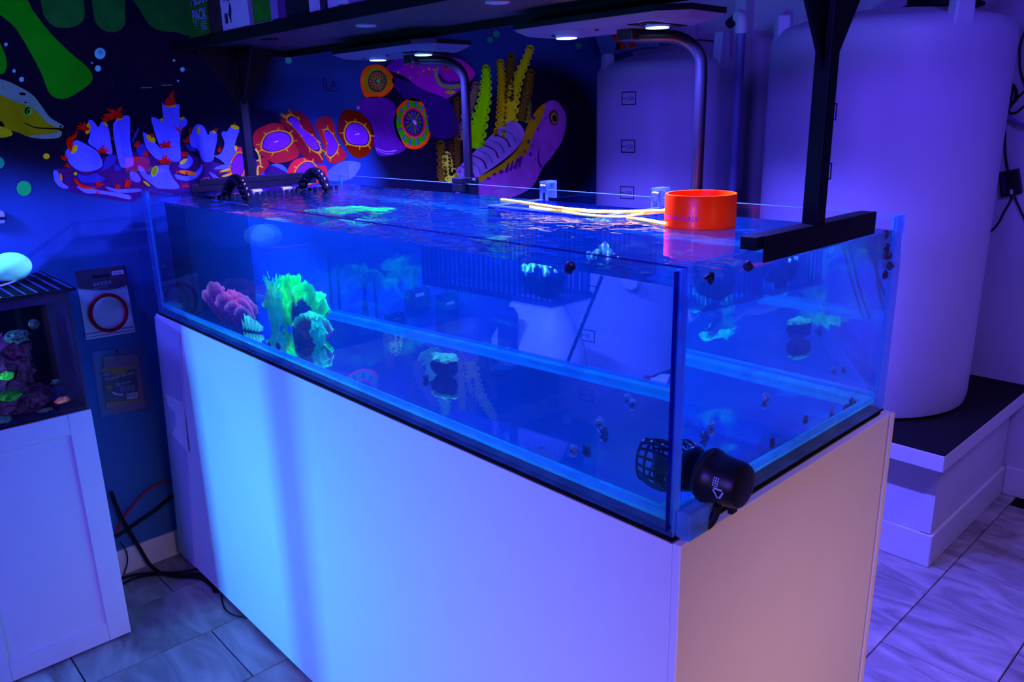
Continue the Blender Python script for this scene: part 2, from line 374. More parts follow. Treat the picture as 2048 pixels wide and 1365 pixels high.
for k in range(-2, 13):
    x0 = TX0 + k * TW; off = offs.get(k, (k * 0.37) % TL)
    j0 = int(math.floor((-1.6 - off) / TL))
    for j in range(j0, j0 + 8):
        y0 = off + j * TL; y1 = y0 + TL
        if y0 > YB - 0.02: continue
        y1 = min(y1, YB); xa = max(x0, WX)
        if 0.35 < x0 < 1.4 and 0.1 < y0 and y1 < 1.5 and k < 4: continue   # fully under the stand
        tile((xa + x0 + TW) / 2, (y0 + y1) / 2, x0 + TW - xa, y1 - y0)

# ------------------------------------------------------------------ mural on the left wall
LAY = [0]
FM = {}
def fcol(rgb, k=1.0):
    key = (rgb, k)
    if key not in FM: FM[key] = fluo('paint_%d' % len(FM), (lin(rgb[0]) * 5 * k, lin(rgb[1]) * 5 * k, lin(rgb[2]) * 1.5 * k), nscale=22, nvar=0.22)
    return FM[key]
def paint(mb, pts, layer, mi=0, smooth=True, fr=(0, 0, 1), n=4):
    """one flat brushed area; pts in photograph pixels of frame fr (x0, y0, scale) set out on the wall plane"""
    ox, oy, sc = fr; P_ = [(ox + p[0] * sc, oy + p[1] * sc) for p in pts]
    if smooth: P_ = [(q.x, q.y) for q in catmull([(a, b, 0) for a, b in P_], n)]
    vs_ = [at(u, v, 'x', WX + 0.0006 * (layer + 1)) for u, v in P_]
    mb.mi = mi; mb.add(vs_, [tuple(range(len(vs_)))])
def ell(cx, cy, rx, ry, rot=0, n=18):
    a = math.radians(rot); return [(cx + rx * math.cos(t) * math.cos(a) - ry * math.sin(t) * math.sin(a), cy + rx * math.cos(t) * math.sin(a) + ry * math.sin(t) * math.cos(a)) for t in [2 * PI * k / n for k in range(n)]]
def stroke(pts, w0, w1=None, n=4):
    w1 = w0 if w1 is None else w1
    c = catmull([(p[0], p[1], 0) for p in pts], n, closed=False); L_, R_ = [], []
    for i, p in enumerate(c):
        d = (c[min(i + 1, len(c) - 1)] - c[max(i - 1, 0)]).normalized(); w = (w0 + (w1 - w0) * i / (len(c) - 1)) / 2
        L_.append((p.x - d.y * w, p.y + d.x * w)); R_.append((p.x + d.y * w, p.y - d.x * w))
    return L_ + R_[::-1]
def tuft(cx, cy, size, deg, n=5, spread=75):
    out = []
    for k in range(n):
        a = math.radians(deg + (k - (n - 1) / 2) * spread / max(1, n - 1)); r = size * random.uniform(0.75, 1.1); b = a + random.uniform(-0.3, 0.5)
        bx = cx + (k - (n - 1) / 2) * size * 0.14
        out.append(stroke([(bx, cy), (cx + math.sin(a) * r * 0.55, cy - math.cos(a) * r * 0.55), (cx + math.sin(b) * r, cy - math.cos(b) * r)], size * 0.24, size * 0.09, 3))
    return out
def solid(mb, name, cols, parent, label=None):
    o = mb.build(name, [fcol(*c) for c in cols], parent)
    if label: o['label'] = label
    return o

GREEN, GREEN2 = ((10, 150, 20), 1.0), ((20, 110, 50), 0.8)
for pts, c in [([(-60, -90), (45, -10), (65, 20), (100, 65), (140, 105), (170, 130), (184, 148), (182, 165), (160, 182), (135, 196), (115, 197), (98, 185), (84, 150), (68, 118), (45, 78), (20, 45), (-60, -20)], GREEN),
               ([(-60, 40), (-10, 72), (6, 100), (13, 120), (11, 140), (0, 149), (-60, 158)], GREEN),
               ([(80, -60), (83, 10), (92, 38), (112, 54), (140, 55), (160, 47), (169, 32), (168, 5), (160, -60)], GREEN2),
               ([(183, -60), (187, 25), (195, 50), (213, 63), (235, 63), (249, 50), (250, 25), (243, -60)], GREEN2),
               ([(240, -60), (280, 20), (298, 48), (318, 61), (350, 64), (385, 62), (385, -60)], GREEN2)]:
    mb = MB(); paint(mb, pts, 1, smooth=True); solid(mb, 'painted_frond', [c], wall_left)
CY, TEAL = ((90, 220, 240), 1.0), ((20, 130, 120), 1.0)
for x, y, r, c in [(200, 107, 11, CY), (196, 137, 6, CY), (184, 126, 2, CY), (12, 89, 3.5, CY), (28, 142, 3.5, CY), (43, 159, 5, CY), (348, 121, 2.5, CY), (365, 139, 4.5, CY), (356, 162, 2, CY), (577, 121, 6.5, ((50, 190, 180), 1.0)),
                   (-3, 326, 12, TEAL), (48, 377, 15, ((20, 150, 90), 1.0)), (993, 68, 7, TEAL), (980, 80, 6, TEAL), (1157, 92, 6, TEAL)]:
    mb = MB(); paint(mb, ell(x, y, r, r * 1.03, 0, 16), 2, smooth=False)
    if r > 8 and c == CY: paint(mb, ell(x + 1, y - 2, r * 0.5, r * 0.5), 3, 1, smooth=False); solid(mb, 'painted_bubble', [c, ((60, 160, 200), 1.0)], wall_left)
    else: solid(mb, 'painted_bubble', [c], wall_left)
# green wrasse
mb = MB()
paint(mb, [(-90, 140), (0, 158), (35, 172), (65, 190), (85, 215), (100, 235), (118, 246), (127, 252), (126, 257), (119, 260), (122, 268), (118, 274), (90, 277), (55, 273), (25, 262), (-90, 240)], 2, 0)
paint(mb, [(-90, 138), (0, 158), (35, 172), (65, 190), (85, 215), (100, 235), (118, 246), (127, 253), (112, 254), (92, 243), (75, 225), (58, 212), (30, 204), (0, 190), (-90, 165)], 3, 1)
paint(mb, [(122, 262), (119, 275), (88, 278), (58, 274), (70, 270), (100, 268)], 3, 1)
paint(mb, stroke([(48, 246), (70, 255), (95, 257), (124, 258)], 1.5, 3.5), 4, 2, smooth=False)
paint(mb, ell(56, 222, 9, 10, 20), 4, 3, smooth=False); paint(mb, ell(56, 222, 7, 8, 20), 5, 2, smooth=False); paint(mb, ell(58, 223, 5, 6, 20), 6, 3, smooth=False); paint(mb, ell(57, 223, 3, 3.6), 7, 2, smooth=False)
paint(mb, ell(45, 188, 7, 3, 5), 4, 2, smooth=False); paint(mb, ell(51, 205, 3, 1.5), 4, 2, smooth=False); paint(mb, ell(121, 253, 2, 2), 4, 2, smooth=False)
paint(mb, [(-90, 225), (-5, 240), (8, 254), (0, 262), (-90, 260)], 4, 2)
paint(mb, [(-90, 236), (0, 252), (25, 266), (15, 274), (-20, 276), (-90, 270)], 5, 4)
solid(mb, 'painted_fish', [((120, 130, 10), 1.0), ((90, 140, 150), 1.0), ((10, 8, 20), 0.5), ((60, 200, 60), 1.0), ((150, 160, 20), 1.0)], wall_left, 'green and yellow painted fish head with an open mouth')

# blue tube coral, frame of the enlarged crop
F1 = (80, 160, 0.2051)
BL, BLD, NAVY, PURP = ((72, 80, 255), 1.3), ((38, 40, 170), 1.0), ((30, 35, 140), 1.0), ((55, 18, 100), 1.0)
mb = MB()
paint(mb, [(130, 880), (300, 860), (600, 760), (900, 700), (1250, 780), (1400, 700), (1560, 760), (1850, 830), (1990, 740), (2400, 900), (2400, 1060), (1500, 1090), (1000, 1140), (900, 1190), (600, 1150), (300, 1090), (160, 1030)], 0, 0, fr=F1)
solid(mb, 'painted_reef_base', [PURP], wall_left)
tubes = [([(250, 700), (330, 600), (370, 590), (470, 640), (560, 700), (605, 790), (600, 850), (500, 890), (400, 890), (310, 840), (262, 770)], BL),
         ([(470, 410), (495, 390), (525, 405), (570, 460), (600, 410), (640, 425), (672, 480), (690, 600), (700, 722), (600, 700), (530, 660), (470, 610), (490, 520)], BL),
         ([(730, 405), (800, 362), (845, 345), (878, 380), (880, 600), (912, 780), (900, 840), (820, 857), (775, 820), (720, 560), (713, 450)], BL),
         ([(1190, 225), (1222, 252), (1350, 236), (1360, 300), (1365, 372), (1400, 358), (1437, 400), (1430, 440), (1390, 470), (1375, 500), (1365, 600), (1372, 720), (1360, 790), (1270, 790), (1215, 740), (1150, 600), (1110, 480), (1085, 380), (1100, 360), (1170, 385), (1200, 380)], BL),
         ([(1005, 515), (1060, 545), (1130, 620), (1190, 690), (1232, 765), (1160, 782), (1080, 720), (1030, 640)], BL),
         ([(1508, 450), (1550, 432), (1600, 460), (1640, 540), (1660, 500), (1700, 498), (1727, 530), (1720, 620), (1700, 700), (1690, 780), (1620, 802), (1570, 760), (1540, 680), (1470, 640), (1458, 540), (1480, 500)], BL),
         ([(1860, 458), (1942, 480), (1920, 560), (1900, 640), (1922, 690), (1870, 760), (1850, 850), (1760, 780), (1700, 742), (1760, 720), (1800, 620), (1770, 530), (1790, 500), (1820, 505)], BL),
         ([(360, 910), (440, 935), (560, 905), (700, 840), (745, 760), (700, 728), (640, 760), (612, 860), (560, 915), (640, 965), (560, 1000), (430, 1000), (370, 960)], BLD),
         ([(130, 900), (170, 890), (210, 990), (282, 1050), (220, 1056), (150, 1000)], BL),
         ([(955, 840), (1000, 850), (1060, 930), (1120, 850), (1250, 830), (1260, 880), (1300, 960), (1355, 1057), (1170, 1060), (1080, 1010), (990, 930)], BL),
         ([(1318, 920), (1430, 940), (1540, 880), (1575, 822), (1584, 880), (1530, 950), (1450, 982), (1370, 975), (1330, 960)], BL),
         ([(1440, 730), (1487, 770), (1480, 830), (1420, 867), (1350, 842), (1400, 810), (1440, 770)], BL),
         ([(880, 895), (940, 905), (982, 970), (950, 1000), (888, 970)], BL),
         ([(360, 1040), (430, 1040), (600, 1080), (760, 1100), (880, 1130), (870, 1166), (700, 1130), (560, 1108), (450, 1105), (380, 1062)], BL),
         ([(640, 1040), (760, 1065), (960, 1060), (982, 1088), (800, 1102), (680, 1075)], BL),
         ([(1530, 1012), (1580, 960), (1640, 950), (1682, 1000), (1650, 1015)], BL), ([(1648, 903), (1700, 920), (1752, 970), (1718, 982)], BL), ([(1755, 835), (1872, 818), (1862, 862), (1700, 872)], BL),
         ([(915, 540), (965, 460), (960, 500), (920, 590), (900, 620)], BLD), ([(945, 650), (1010, 620), (1040, 700), (1000, 760), (950, 720)], BLD), ([(1420, 630), (1470, 640), (1530, 690), (1460, 692)], BLD),
         ([(720, 830), (760, 830), (790, 870), (760, 890), (725, 880)], BLD)]
for pts, c in tubes:
    mb = MB(); paint(mb, pts, 2, 0, fr=F1); solid(mb, 'painted_tube_coral', [c], wall_left)
YEL = ((200, 190, 20), 1.0)
mb = MB()
for e in [(335, 675, 26, 50, 30), (467, 475, 26, 54, 10), (640, 430, 30, 12, 45), (780, 375, 42, 15, -25), (1270, 252, 55, 16, 0), (1190, 388, 17, 15, 0), (1385, 377, 22, 15, -20), (1080, 572, 54, 30, 38), (1545, 490, 18, 38, 0),
          (1700, 505, 20, 18, 0), (1900, 460, 45, 20, 15), (1910, 665, 15, 25, 0), (62, 745, 32, 28, 0), (345, 915, 16, 16, 0), (1400, 795, 45, 18, -35), (1118, 890, 30, 55, 20), (1040, 1012, 42, 11, 38), (1800, 885, 60, 12, -15), (1820, 930, 50, 10, -15)]:
    paint(mb, ell(*e), 3, 0, smooth=False, fr=F1)
paint(mb, ell(1118, 890, 22, 45, 20), 4, 1, smooth=False, fr=F1)
solid(mb, 'painted_ring', [YEL, ((110, 150, 0), 1.0)], wall_left)
RED, ORG = ((200, 24, 8), 1.0), ((230, 120, 30), 1.0)
mb = MB()
paint(mb, [(300, 702), (262, 640), (262, 580), (300, 550), (340, 530), (362, 480), (357, 550), (325, 590), (318, 650)], 4, 0, fr=F1)
paint(mb, [(1222, 248), (1228, 190), (1258, 170), (1270, 140), (1306, 98), (1300, 160), (1322, 238)], 4, 0, fr=F1)
for a in [(450, 490, 100, -40, 5, 60), (640, 410, 75, 5, 4, 80), (760, 370, 130, -35, 6, 100), (1350, 490, 65, 60, 4, 200), (1225, 665, 80, 0, 8, 130), (610, 715, 80, 0, 6, 130), (260, 780, 65, -50, 4, 60), (285, 850, 55, -50, 3, 50), (706, 585, 34, 0, 3, 50),
          (900, 510, 30, 0, 2, 30), (935, 650, 65, 35, 4, 70), (1100, 560, 55, -20, 3, 60), (1040, 740, 60, -20, 4, 80), (1225, 820, 90, 0, 8, 140), (1400, 750, 70, 20, 5, 70), (1440, 610, 60, -30, 4, 80), (1472, 530, 70, -10, 2, 10), (1705, 500, 40, 40, 4, 60),
          (1750, 705, 55, 0, 4, 50), (930, 790, 55, 0, 4, 60), (580, 1035, 60, 0, 5, 110), (760, 1060, 50, 0, 5, 90), (850, 1050, 80, 5, 4, 60), (1420, 1045, 45, 0, 7, 150), (1625, 975, 34, 0, 5, 90), (1740, 1005, 60, 0, 6, 100), (1335, 915, 40, 0, 3, 40), (1430, 925, 40, 0, 3, 40), (1755, 915, 36, 20, 3, 50), (565, 1105, 40, 0, 3, 80), (1900, 435, 25, 0, 3, 90)]:
    for s in tuft(*a): paint(mb, s, 4, 0, smooth=False, fr=F1)
paint(mb, [(830, 1050), (830, 1000), (870, 975), (880, 990), (855, 1020)], 5, 0, fr=F1)
paint(mb, [(360, 1020), (330, 980), (350, 960), (390, 1010), (470, 1040), (600, 1045), (470, 1062), (400, 1050)], 4, 0, fr=F1)
paint(mb, ell(205, 950, 12, 40, -10), 4, 1, smooth=False, fr=F1); paint(mb, ell(1440, 905, 90, 20, 8), 3, 1, smooth=False, fr=F1)
solid(mb, 'painted_tentacles', [RED, ORG], wall_left)

# zoanthids, frame of the second enlarged crop
F2 = (480, 100, 0.2198)
ZR, ZR2, ZP, ZY = ((165, 26, 38), 1.0), ((110, 20, 5), 1.0), ((115, 32, 200), 1.0), ((200, 150, 30), 1.0)
def shrink(pts, k, c=None):
    cx = sum(p[0] for p in pts) / len(pts) if c is None else c[0]; cy = sum(p[1] for p in pts) / len(pts) if c is None else c[1]
    return [(cx + (p[0] - cx) * k, cy + (p[1] - cy) * k) for p in pts]
def zoa(outer, inner, c_out, rays=10, glint=True):
    mb = MB(); paint(mb, outer, 1, 0, fr=F2); paint(mb, shrink(inner, 1.22), 2, 1, fr=F2); paint(mb, shrink(inner, 1.08), 3, 2, fr=F2); paint(mb, inner, 4, 3, fr=F2)
    cx = sum(p[0] for p in inner) / len(inner); cy = sum(p[1] for p in inner) / len(inner)
    for k in range(rays):
        i = int(k * len(inner) / rays); p = inner[i]; q = (cx + (p[0] - cx) * random.uniform(1.4, 1.6), cy + (p[1] - cy) * random.uniform(1.4, 1.6))
        paint(mb, stroke([(cx + (p[0] - cx) * 1.12, cy + (p[1] - cy) * 1.12), ((p[0] + q[0]) / 2 + 6, (p[1] + q[1]) / 2), q], 16, 6, 3), 5, 1, smooth=False, fr=F2)
    if glint: paint(mb, stroke([(cx - 15, cy + 5), (cx + 20, cy - 8)], 3, 7, 2), 5, 4, smooth=False, fr=F2)
    solid(mb, 'painted_polyp', [c_out, ZY, ((40, 10, 60), 1.0), ZP, ((240, 220, 255), 1.2)], wall_left)
zoa([(120, 770), (200, 700), (330, 665), (430, 720), (485, 830), (542, 940), (480, 1000), (330, 1032), (240, 990), (140, 900)], [(213, 855), (250, 780), (340, 748), (430, 768), (458, 830), (400, 892), (300, 920), (222, 900)], ZR)
zoa([(368, 650), (400, 585), (500, 552), (600, 605), (668, 700), (700, 800), (750, 920), (750, 1025), (650, 1010), (560, 950), (470, 800), (430, 740)], [(443, 640), (480, 613), (540, 650), (560, 710), (640, 770), (690, 820), (717, 890), (690, 912), (620, 870), (560, 780), (480, 690)], ((130, 14, 30), 1.0), 12, False)
zoa([(688, 680), (730, 615), (800, 608), (852, 650), (862, 720), (900, 850), (967, 950), (940, 1005), (850, 1032), (790, 1000), (750, 850)], [(768, 760), (800, 738), (840, 780), (882, 860), (870, 920), (820, 962), (788, 920), (795, 850)], ZR, 8, False)
zoa([(885, 700), (930, 565), (1000, 545), (1100, 575), (1180, 660), (1218, 780), (1190, 920), (1100, 985), (1020, 960), (960, 880), (900, 780)], [(963, 760), (990, 690), (1050, 668), (1120, 700), (1168, 780), (1150, 852), (1080, 862), (990, 840)], ZR2, 9)
zoa([(438, 1080), (500, 1000), (600, 985), (700, 1045), (782, 1060), (778, 1180), (600, 1230), (440, 1180)], [(508, 1165), (530, 1080), (590, 1030), (650, 1033), (692, 1090), (694, 1165), (600, 1210)], ((200, 28, 50), 1.1), 8)
zoa([(-130, 1040), (-100, 960), (-20, 880), (60, 930), (80, 1060), (30, 1160), (-80, 1180)], [(-80, 1060), (-30, 960), (20, 960), (35, 1060), (10, 1140), (-50, 1140)], ((190, 25, 80), 1.1), 7, False)
mb = MB(); paint(mb, [(150, 1110), (160, 1030), (200, 980), (250, 1000), (262, 1050), (210, 1110), (170, 1152)], 1, 0, fr=F2)
for s in ([(140, 900), (170, 950), (190, 1050)], [(160, 1140), (165, 1060), (210, 1070)], [(180, 960), (175, 1000), (150, 1010)]): paint(mb, stroke(s, 18, 10, 3), 2, 1, smooth=False, fr=F2)
solid(mb, 'painted_polyp', [ZR, ((200, 200, 60), 1.0)], wall_left)
mb = MB(); paint(mb, [(150, 1240), (180, 1130), (250, 1060), (350, 1035), (430, 1090), (470, 1240)], 0, 0, fr=F2); paint(mb, [(780, 1180), (820, 1080), (900, 1030), (980, 1010), (1100, 1040), (1000, 1180)], 0, 0, fr=F2)
solid(mb, 'painted_sand', [((70, 90, 255), 1.0)], wall_left)
# purple tube sponge and the two disc polyps
mb = MB(); paint(mb, [(1050, 520), (1100, 450), (1250, 425), (1380, 465), (1422, 560), (1462, 800), (1505, 900), (1400, 952), (1250, 945), (1190, 700), (1100, 560)], 1, 0, fr=F2)
paint(mb, stroke([(1230, 890), (1330, 925), (1420, 915)], 3, 12, 4), 2, 1, smooth=False, fr=F2); paint(mb, stroke([(1240, 910), (1330, 945), (1400, 942)], 3, 6, 4), 2, 1, smooth=False, fr=F2); paint(mb, ell(1077, 525, 14, 18), 2, 1, smooth=False, fr=F2)
solid(mb, 'painted_sponge', [((85, 20, 150), 1.0), ((150, 120, 230), 1.0)], wall_left)
o1 = [(1098, 250), (1140, 160), (1240, 133), (1320, 160), (1390, 240), (1404, 310), (1350, 390), (1270, 432), (1150, 432), (1108, 360)]
mb = MB(); paint(mb, o1, 1, 0, fr=F2); paint(mb, [(1120, 270), (1165, 185), (1240, 158), (1330, 205), (1372, 280), (1335, 365), (1250, 400), (1165, 385), (1128, 330)], 2, 1, fr=F2); paint(mb, ell(1250, 285, 86, 100), 3, 2, smooth=False, fr=F2)
for k in range(16):
    a = 2 * PI * k / 16; paint(mb, stroke([(1250 + 22 * math.cos(a), 285 + 25 * math.sin(a)), (1250 + 72 * math.cos(a), 285 + 84 * math.sin(a))], 5, 15, 2), 4, 1, smooth=False, fr=F2)
paint(mb, ell(1258, 283, 17, 16), 5, 3, smooth=False, fr=F2)
solid(mb, 'painted_disc_polyp', [((255, 70, 10), 1.3), ((150, 140, 10), 1.0), ((90, 10, 70), 1.0), ((40, 190, 110), 1.0)], wall_left)
o2 = [(1398, 640), (1440, 520), (1520, 450), (1590, 438), (1660, 480), (1712, 580), (1737, 720), (1710, 830), (1640, 892), (1560, 902), (1480, 860), (1420, 760)]
mb = MB(); paint(mb, o2, 1, 0, fr=F2); paint(mb, shrink(o2, 0.87), 2, 1, fr=F2)
for k in range(12):
    a = 2 * PI * k / 12 + 0.2; paint(mb, stroke([(1578 + 105 * math.cos(a), 668 + 140 * math.sin(a)), (1572 + 148 * math.cos(a), 668 + 205 * math.sin(a))], 16, 20, 2), 3, 2, smooth=False, fr=F2)
paint(mb, ell(1580, 662, 112, 145, -8), 4, 0, smooth=False, fr=F2); paint(mb, ell(1580, 662, 102, 134, -8), 5, 3, smooth=False, fr=F2); paint(mb, ell(1580, 662, 90, 120, -8), 6, 4, smooth=False, fr=F2)
for k in range(14):
    a = 2 * PI * k / 14; paint(mb, stroke([(1585 + 15 * math.cos(a), 660 + 20 * math.sin(a)), (1580 + 72 * math.cos(a), 660 + 100 * math.sin(a))], 3, 14, 2), 7, 1 if k % 3 == 0 else 2, smooth=False, fr=F2)
paint(mb, ell(1590, 660, 14, 24, -30), 8, 5, smooth=False, fr=F2)
solid(mb, 'painted_disc_polyp', [((255, 70, 20), 1.3), ((50, 190, 10), 1.0), ((90, 70, 200), 1.0), ((200, 30, 110), 1.0), ((60, 30, 90), 1.0), ((210, 160, 240), 1.2)], wall_left)
# magenta fish
F3 = (600, 0, 0.1953)
mb = MB()
paint(mb, [(885, 700), (960, 620), (1100, 570), (1300, 550), (1500, 575), (1660, 615), (1740, 680), (1792, 740), (1780, 790), (1700, 862), (1620, 940), (1505, 1008), (1440, 980), (1300, 932), (1200, 880), (1080, 790), (990, 750)], 3, 0, fr=F3)
paint(mb, [(885, 700), (960, 612), (1060, 580), (1140, 590), (1080, 640), (1010, 720), (940, 720)], 4, 1, fr=F3)
paint(mb, [(1075, 665), (1140, 612), (1230, 585), (1225, 625), (1130, 645)], 5, 2, fr=F3)
for e in [(1330, 600, 55, 18, 0), (1440, 615, 20, 32, 0), (1505, 610, 26, 18, 0), (1540, 945, 52, 20, 0), (1290, 628, 14, 14, 0), (1145, 685, 9, 9, 0), (1005, 740, 10, 10, 0), (1125, 790, 8, 8, 0), (1215, 740, 7, 7, 0), (1265, 725, 8, 8, 0), (1320, 705, 12, 12, 0), (1370, 715, 9, 14, 0)]: paint(mb, ell(*e), 5, 2, smooth=False, fr=F3)
paint(mb, stroke([(1412, 690), (1392, 760), (1430, 855), (1520, 890), (1640, 880)], 22, 44, 4), 5, 3, smooth=False, fr=F3)
paint(mb, [(1425, 750), (1480, 815), (1560, 835), (1660, 825), (1650, 855), (1540, 860), (1460, 845), (1428, 800)], 6, 4, fr=F3)
paint(mb, ell(1500, 678, 32, 52, -12), 5, 5, smooth=False, fr=F3); paint(mb, ell(1497, 672, 15, 26), 6, 4, smooth=False, fr=F3)
for k in range(5): paint(mb, stroke([(1540 + k * 14, 630 + k * 4), (1550 + k * 20, 700)], 10, 6, 2), 5, 6, smooth=False, fr=F3)
paint(mb, [(1690, 660), (1740, 680), (1792, 740), (1780, 790), (1700, 862), (1690, 800)], 5, 7, fr=F3)
paint(mb, ell(1250, 760, 22, 20), 5, 7, smooth=False, fr=F3); paint(mb, ell(1320, 755, 15, 16), 5, 5, smooth=False, fr=F3)
solid(mb, 'painted_fish', [((160, 20, 190), 1.0), ((100, 20, 190), 1.0), ((170, 200, 20), 1.0), ((110, 160, 90), 1.0), ((60, 5, 110), 1.0), ((220, 40, 60), 1.0), ((130, 120, 210), 1.0), ((210, 30, 180), 1.0)], wall_left, 'magenta painted fish with green stripes')
mb = MB(); F4 = (440, 0, 0.3906)
paint(mb, [(1040, 480), (1130, 470), (1200, 560), (1222, 680), (1150, 712), (1080, 690), (1060, 600)], 2, 0, fr=F4); paint(mb, [(880, 400), (1000, 430), (1080, 480), (1040, 520), (940, 500)], 1, 0, fr=F4)
solid(mb, 'painted_sponge', [((45, 15, 120), 1.0)], wall_left)
# scalloped kelp columns
def kelp(pts, w0, w1, c, n=None, ring=True):
    mb = MB(); paint(mb, stroke(pts, w0 * 0.8, w1 * 0.8, 5), 1, 0, smooth=False, fr=F4)
    cl = catmull([(p[0], p[1], 0) for p in pts], 6, closed=False); L_ = len(cl); acc = 0; nxt = 0
    for i in range(L_ - 1):
        seg = (cl[i + 1] - cl[i]).length; w = w0 + (w1 - w0) * i / L_
        if acc >= nxt:
            d = (cl[i + 1] - cl[i]).normalized(); p = cl[i]
            for sgn in (-1, 1):
                q = p + Vector((-d.y, d.x, 0)) * w * 0.36 * sgn
                paint(mb, ell(q.x, q.y, w * 0.24, w * 0.24, 0, 10), 2, 0, smooth=False, fr=F4)
                if w < 60 or True: paint(mb, ell(q.x, q.y, 3.2, 3.8, 0, 8), 3, 1, smooth=False, fr=F4)
            nxt = acc + w * 0.42
        acc += seg
    q = cl[0]; paint(mb, ell(q.x, q.y, w0 * 0.45, w0 * 0.45, 0, 14), 2, 0, smooth=False, fr=F4); paint(mb, ell(q.x, q.y, w0 * 0.14, w0 * 0.14, 0, 10), 3, 1, smooth=False, fr=F4)
    solid(mb, 'painted_kelp', [c, ((15, 12, 40), 0.6)], wall_left)
kelp([(1490, 290), (1484, 400), (1480, 520)], 40, 44, ((90, 70, 20), 1.0)); kelp([(1590, 370), (1572, 480), (1540, 620)], 40, 50, ((90, 80, 20), 1.0))
kelp([(1215, 510), (1212, 700), (1215, 900)], 34, 40, ((80, 60, 20), 1.0)); kelp([(1130, 735), (1135, 820), (1140, 930)], 40, 50, ((90, 70, 20), 1.0)); kelp([(1182, 735), (1186, 800), (1190, 900)], 30, 34, ((60, 40, 30), 1.0))
kelp([(1312, 432), (1292, 510), (1262, 600), (1250, 720)], 34, 60, ((120, 100, 90), 1.0)); kelp([(1362, 345), (1362, 420), (1352, 520), (1325, 640), (1300, 760)], 34, 100, ((130, 230, 0), 1.1))
kelp([(1435, 315), (1440, 380), (1445, 480), (1440, 620), (1430, 700)], 32, 60, ((170, 160, 10), 1.0)); kelp([(1590, 245), (1562, 320), (1520, 420), (1495, 520), (1480, 640)], 34, 80, ((190, 200, 20), 1.0))
kelp([(1576, 490), (1580, 560), (1572, 630)], 24, 30, ((110, 110, 50), 1.0)); kelp([(1160, 790), (1168, 850), (1195, 930)], 34, 70, ((190, 200, 60), 1.0))
# spotted eel looking up
mb = MB()
paint(mb, [(1180, 1010), (1290, 930), (1400, 878), (1500, 800), (1555, 730), (1580, 640), (1630, 555), (1700, 513), (1750, 545), (1774, 620), (1752, 720), (1700, 800), (1650, 862), (1600, 955), (1500, 1010), (1400, 1030), (1200, 1060)], 3, 0, fr=F4)
paint(mb, [(1240, 950), (1400, 868), (1490, 800), (1545, 730), (1575, 640), (1620, 565), (1665, 530), (1650, 600), (1610, 680), (1590, 740), (1560, 800), (1530, 800), (1500, 850), (1470, 862), (1440, 880), (1380, 905), (1320, 940), (1280, 965)], 4, 1, fr=F4)
paint(mb, ell(1710, 603, 24, 40, -8), 4, 2, smooth=False, fr=F4); paint(mb, ell(1712, 605, 17, 30, -8), 5, 1, smooth=False, fr=F4); paint(mb, ell(1714, 607, 12, 20, -8), 6, 3, smooth=False, fr=F4)
for e in [(1605, 605, 9, 11), (1628, 660, 6, 8), (1665, 606, 5, 5), (1580, 725, 8, 9), (1590, 790, 9, 11), (1528, 822, 9, 11), (1440, 880, 12, 10), (1405, 893, 9, 8), (1375, 914, 9, 8), (1560, 775, 6, 8), (1598, 745, 4, 5)]: paint(mb, ell(*e), 5, 4, smooth=False, fr=F4)
for k in range(4): paint(mb, stroke([(1545 - k * 22, 800 + k * 12), (1530 - k * 22, 855 + k * 10)], 9, 16, 2), 5, 4, smooth=False, fr=F4)
paint(mb, stroke([(1634, 760), (1630, 820), (1645, 858)], 4, 14, 4), 5, 4, smooth=False, fr=F4); paint(mb, stroke([(1610, 820), (1618, 812)], 4, 6, 2), 5, 4, smooth=False, fr=F4)
solid(mb, 'painted_eel', [((130, 60, 180), 1.0), ((150, 130, 15), 1.0), ((50, 25, 60), 1.0), ((25, 15, 40), 1.0), ((70, 15, 120), 1.0)], wall_left, 'lilac and olive painted eel head with a dark eye')
mb = MB()
paint(mb, [(1195, 890), (1250, 830), (1290, 790), (1360, 720), (1450, 640), (1510, 618), (1560, 680), (1520, 760), (1420, 842), (1300, 922), (1230, 960)], 2, 0, fr=F4)
for k in range(8):
    t = k / 8; ax, ay = 1230 + 230 * t, 850 - 215 * t; bx, by = 1300 + 240 * t, 920 - 220 * t
    paint(mb, stroke([(ax + 5, ay), ((ax + bx) / 2 + 22, (ay + by) / 2 - 8), (bx + 5, by)], 6, 10, 4), 3, 1 if k % 2 else 2, smooth=False, fr=F4)
solid(mb, 'painted_ribbed_body', [((130, 100, 200), 1.0), ((60, 90, 170), 1.0), ((50, 30, 100), 1.0)], wall_left)

# ------------------------------------------------------------------ cabinet under the big tank
XR = 1.835; YS = -0.006; YE = 0.640; ZB = -0.85; LEAN = -0.12
st = thing('aquarium_stand', 'long white laminate cabinet stand carrying the big shallow glass aquarium', 'stand', (0.9, 0.32, ZB))
T = 0.018
mb = MB().hexa([(LEAN, YS, ZB), (XR, YS, ZB), (XR, YS + T, ZB), (LEAN, YS + T, ZB), (-0.014, YS, -0.0055), (XR, YS, -0.0055), (XR, YS + T, -0.0075), (-0.014, YS + T, -0.0075)])
mb.build('front_panel', M_white, st, bevel=0.0015)
MB().box((XR - T, YS + T, ZB), (XR - 0.0005, YE - 0.02, -0.0115)).build('frame_side', M_white, st)
MB().box((XR, YS, ZB), (XR + 0.013, YE - 0.004, -0.0035)).build('side_panel', M_white, st, bevel=0.0015)
MB().box((XR - 0.02, YE, ZB), (XR + 0.016, YE + 0.016, -0.004)).build('rear_panel_edge', M_white, st, bevel=0.0015)
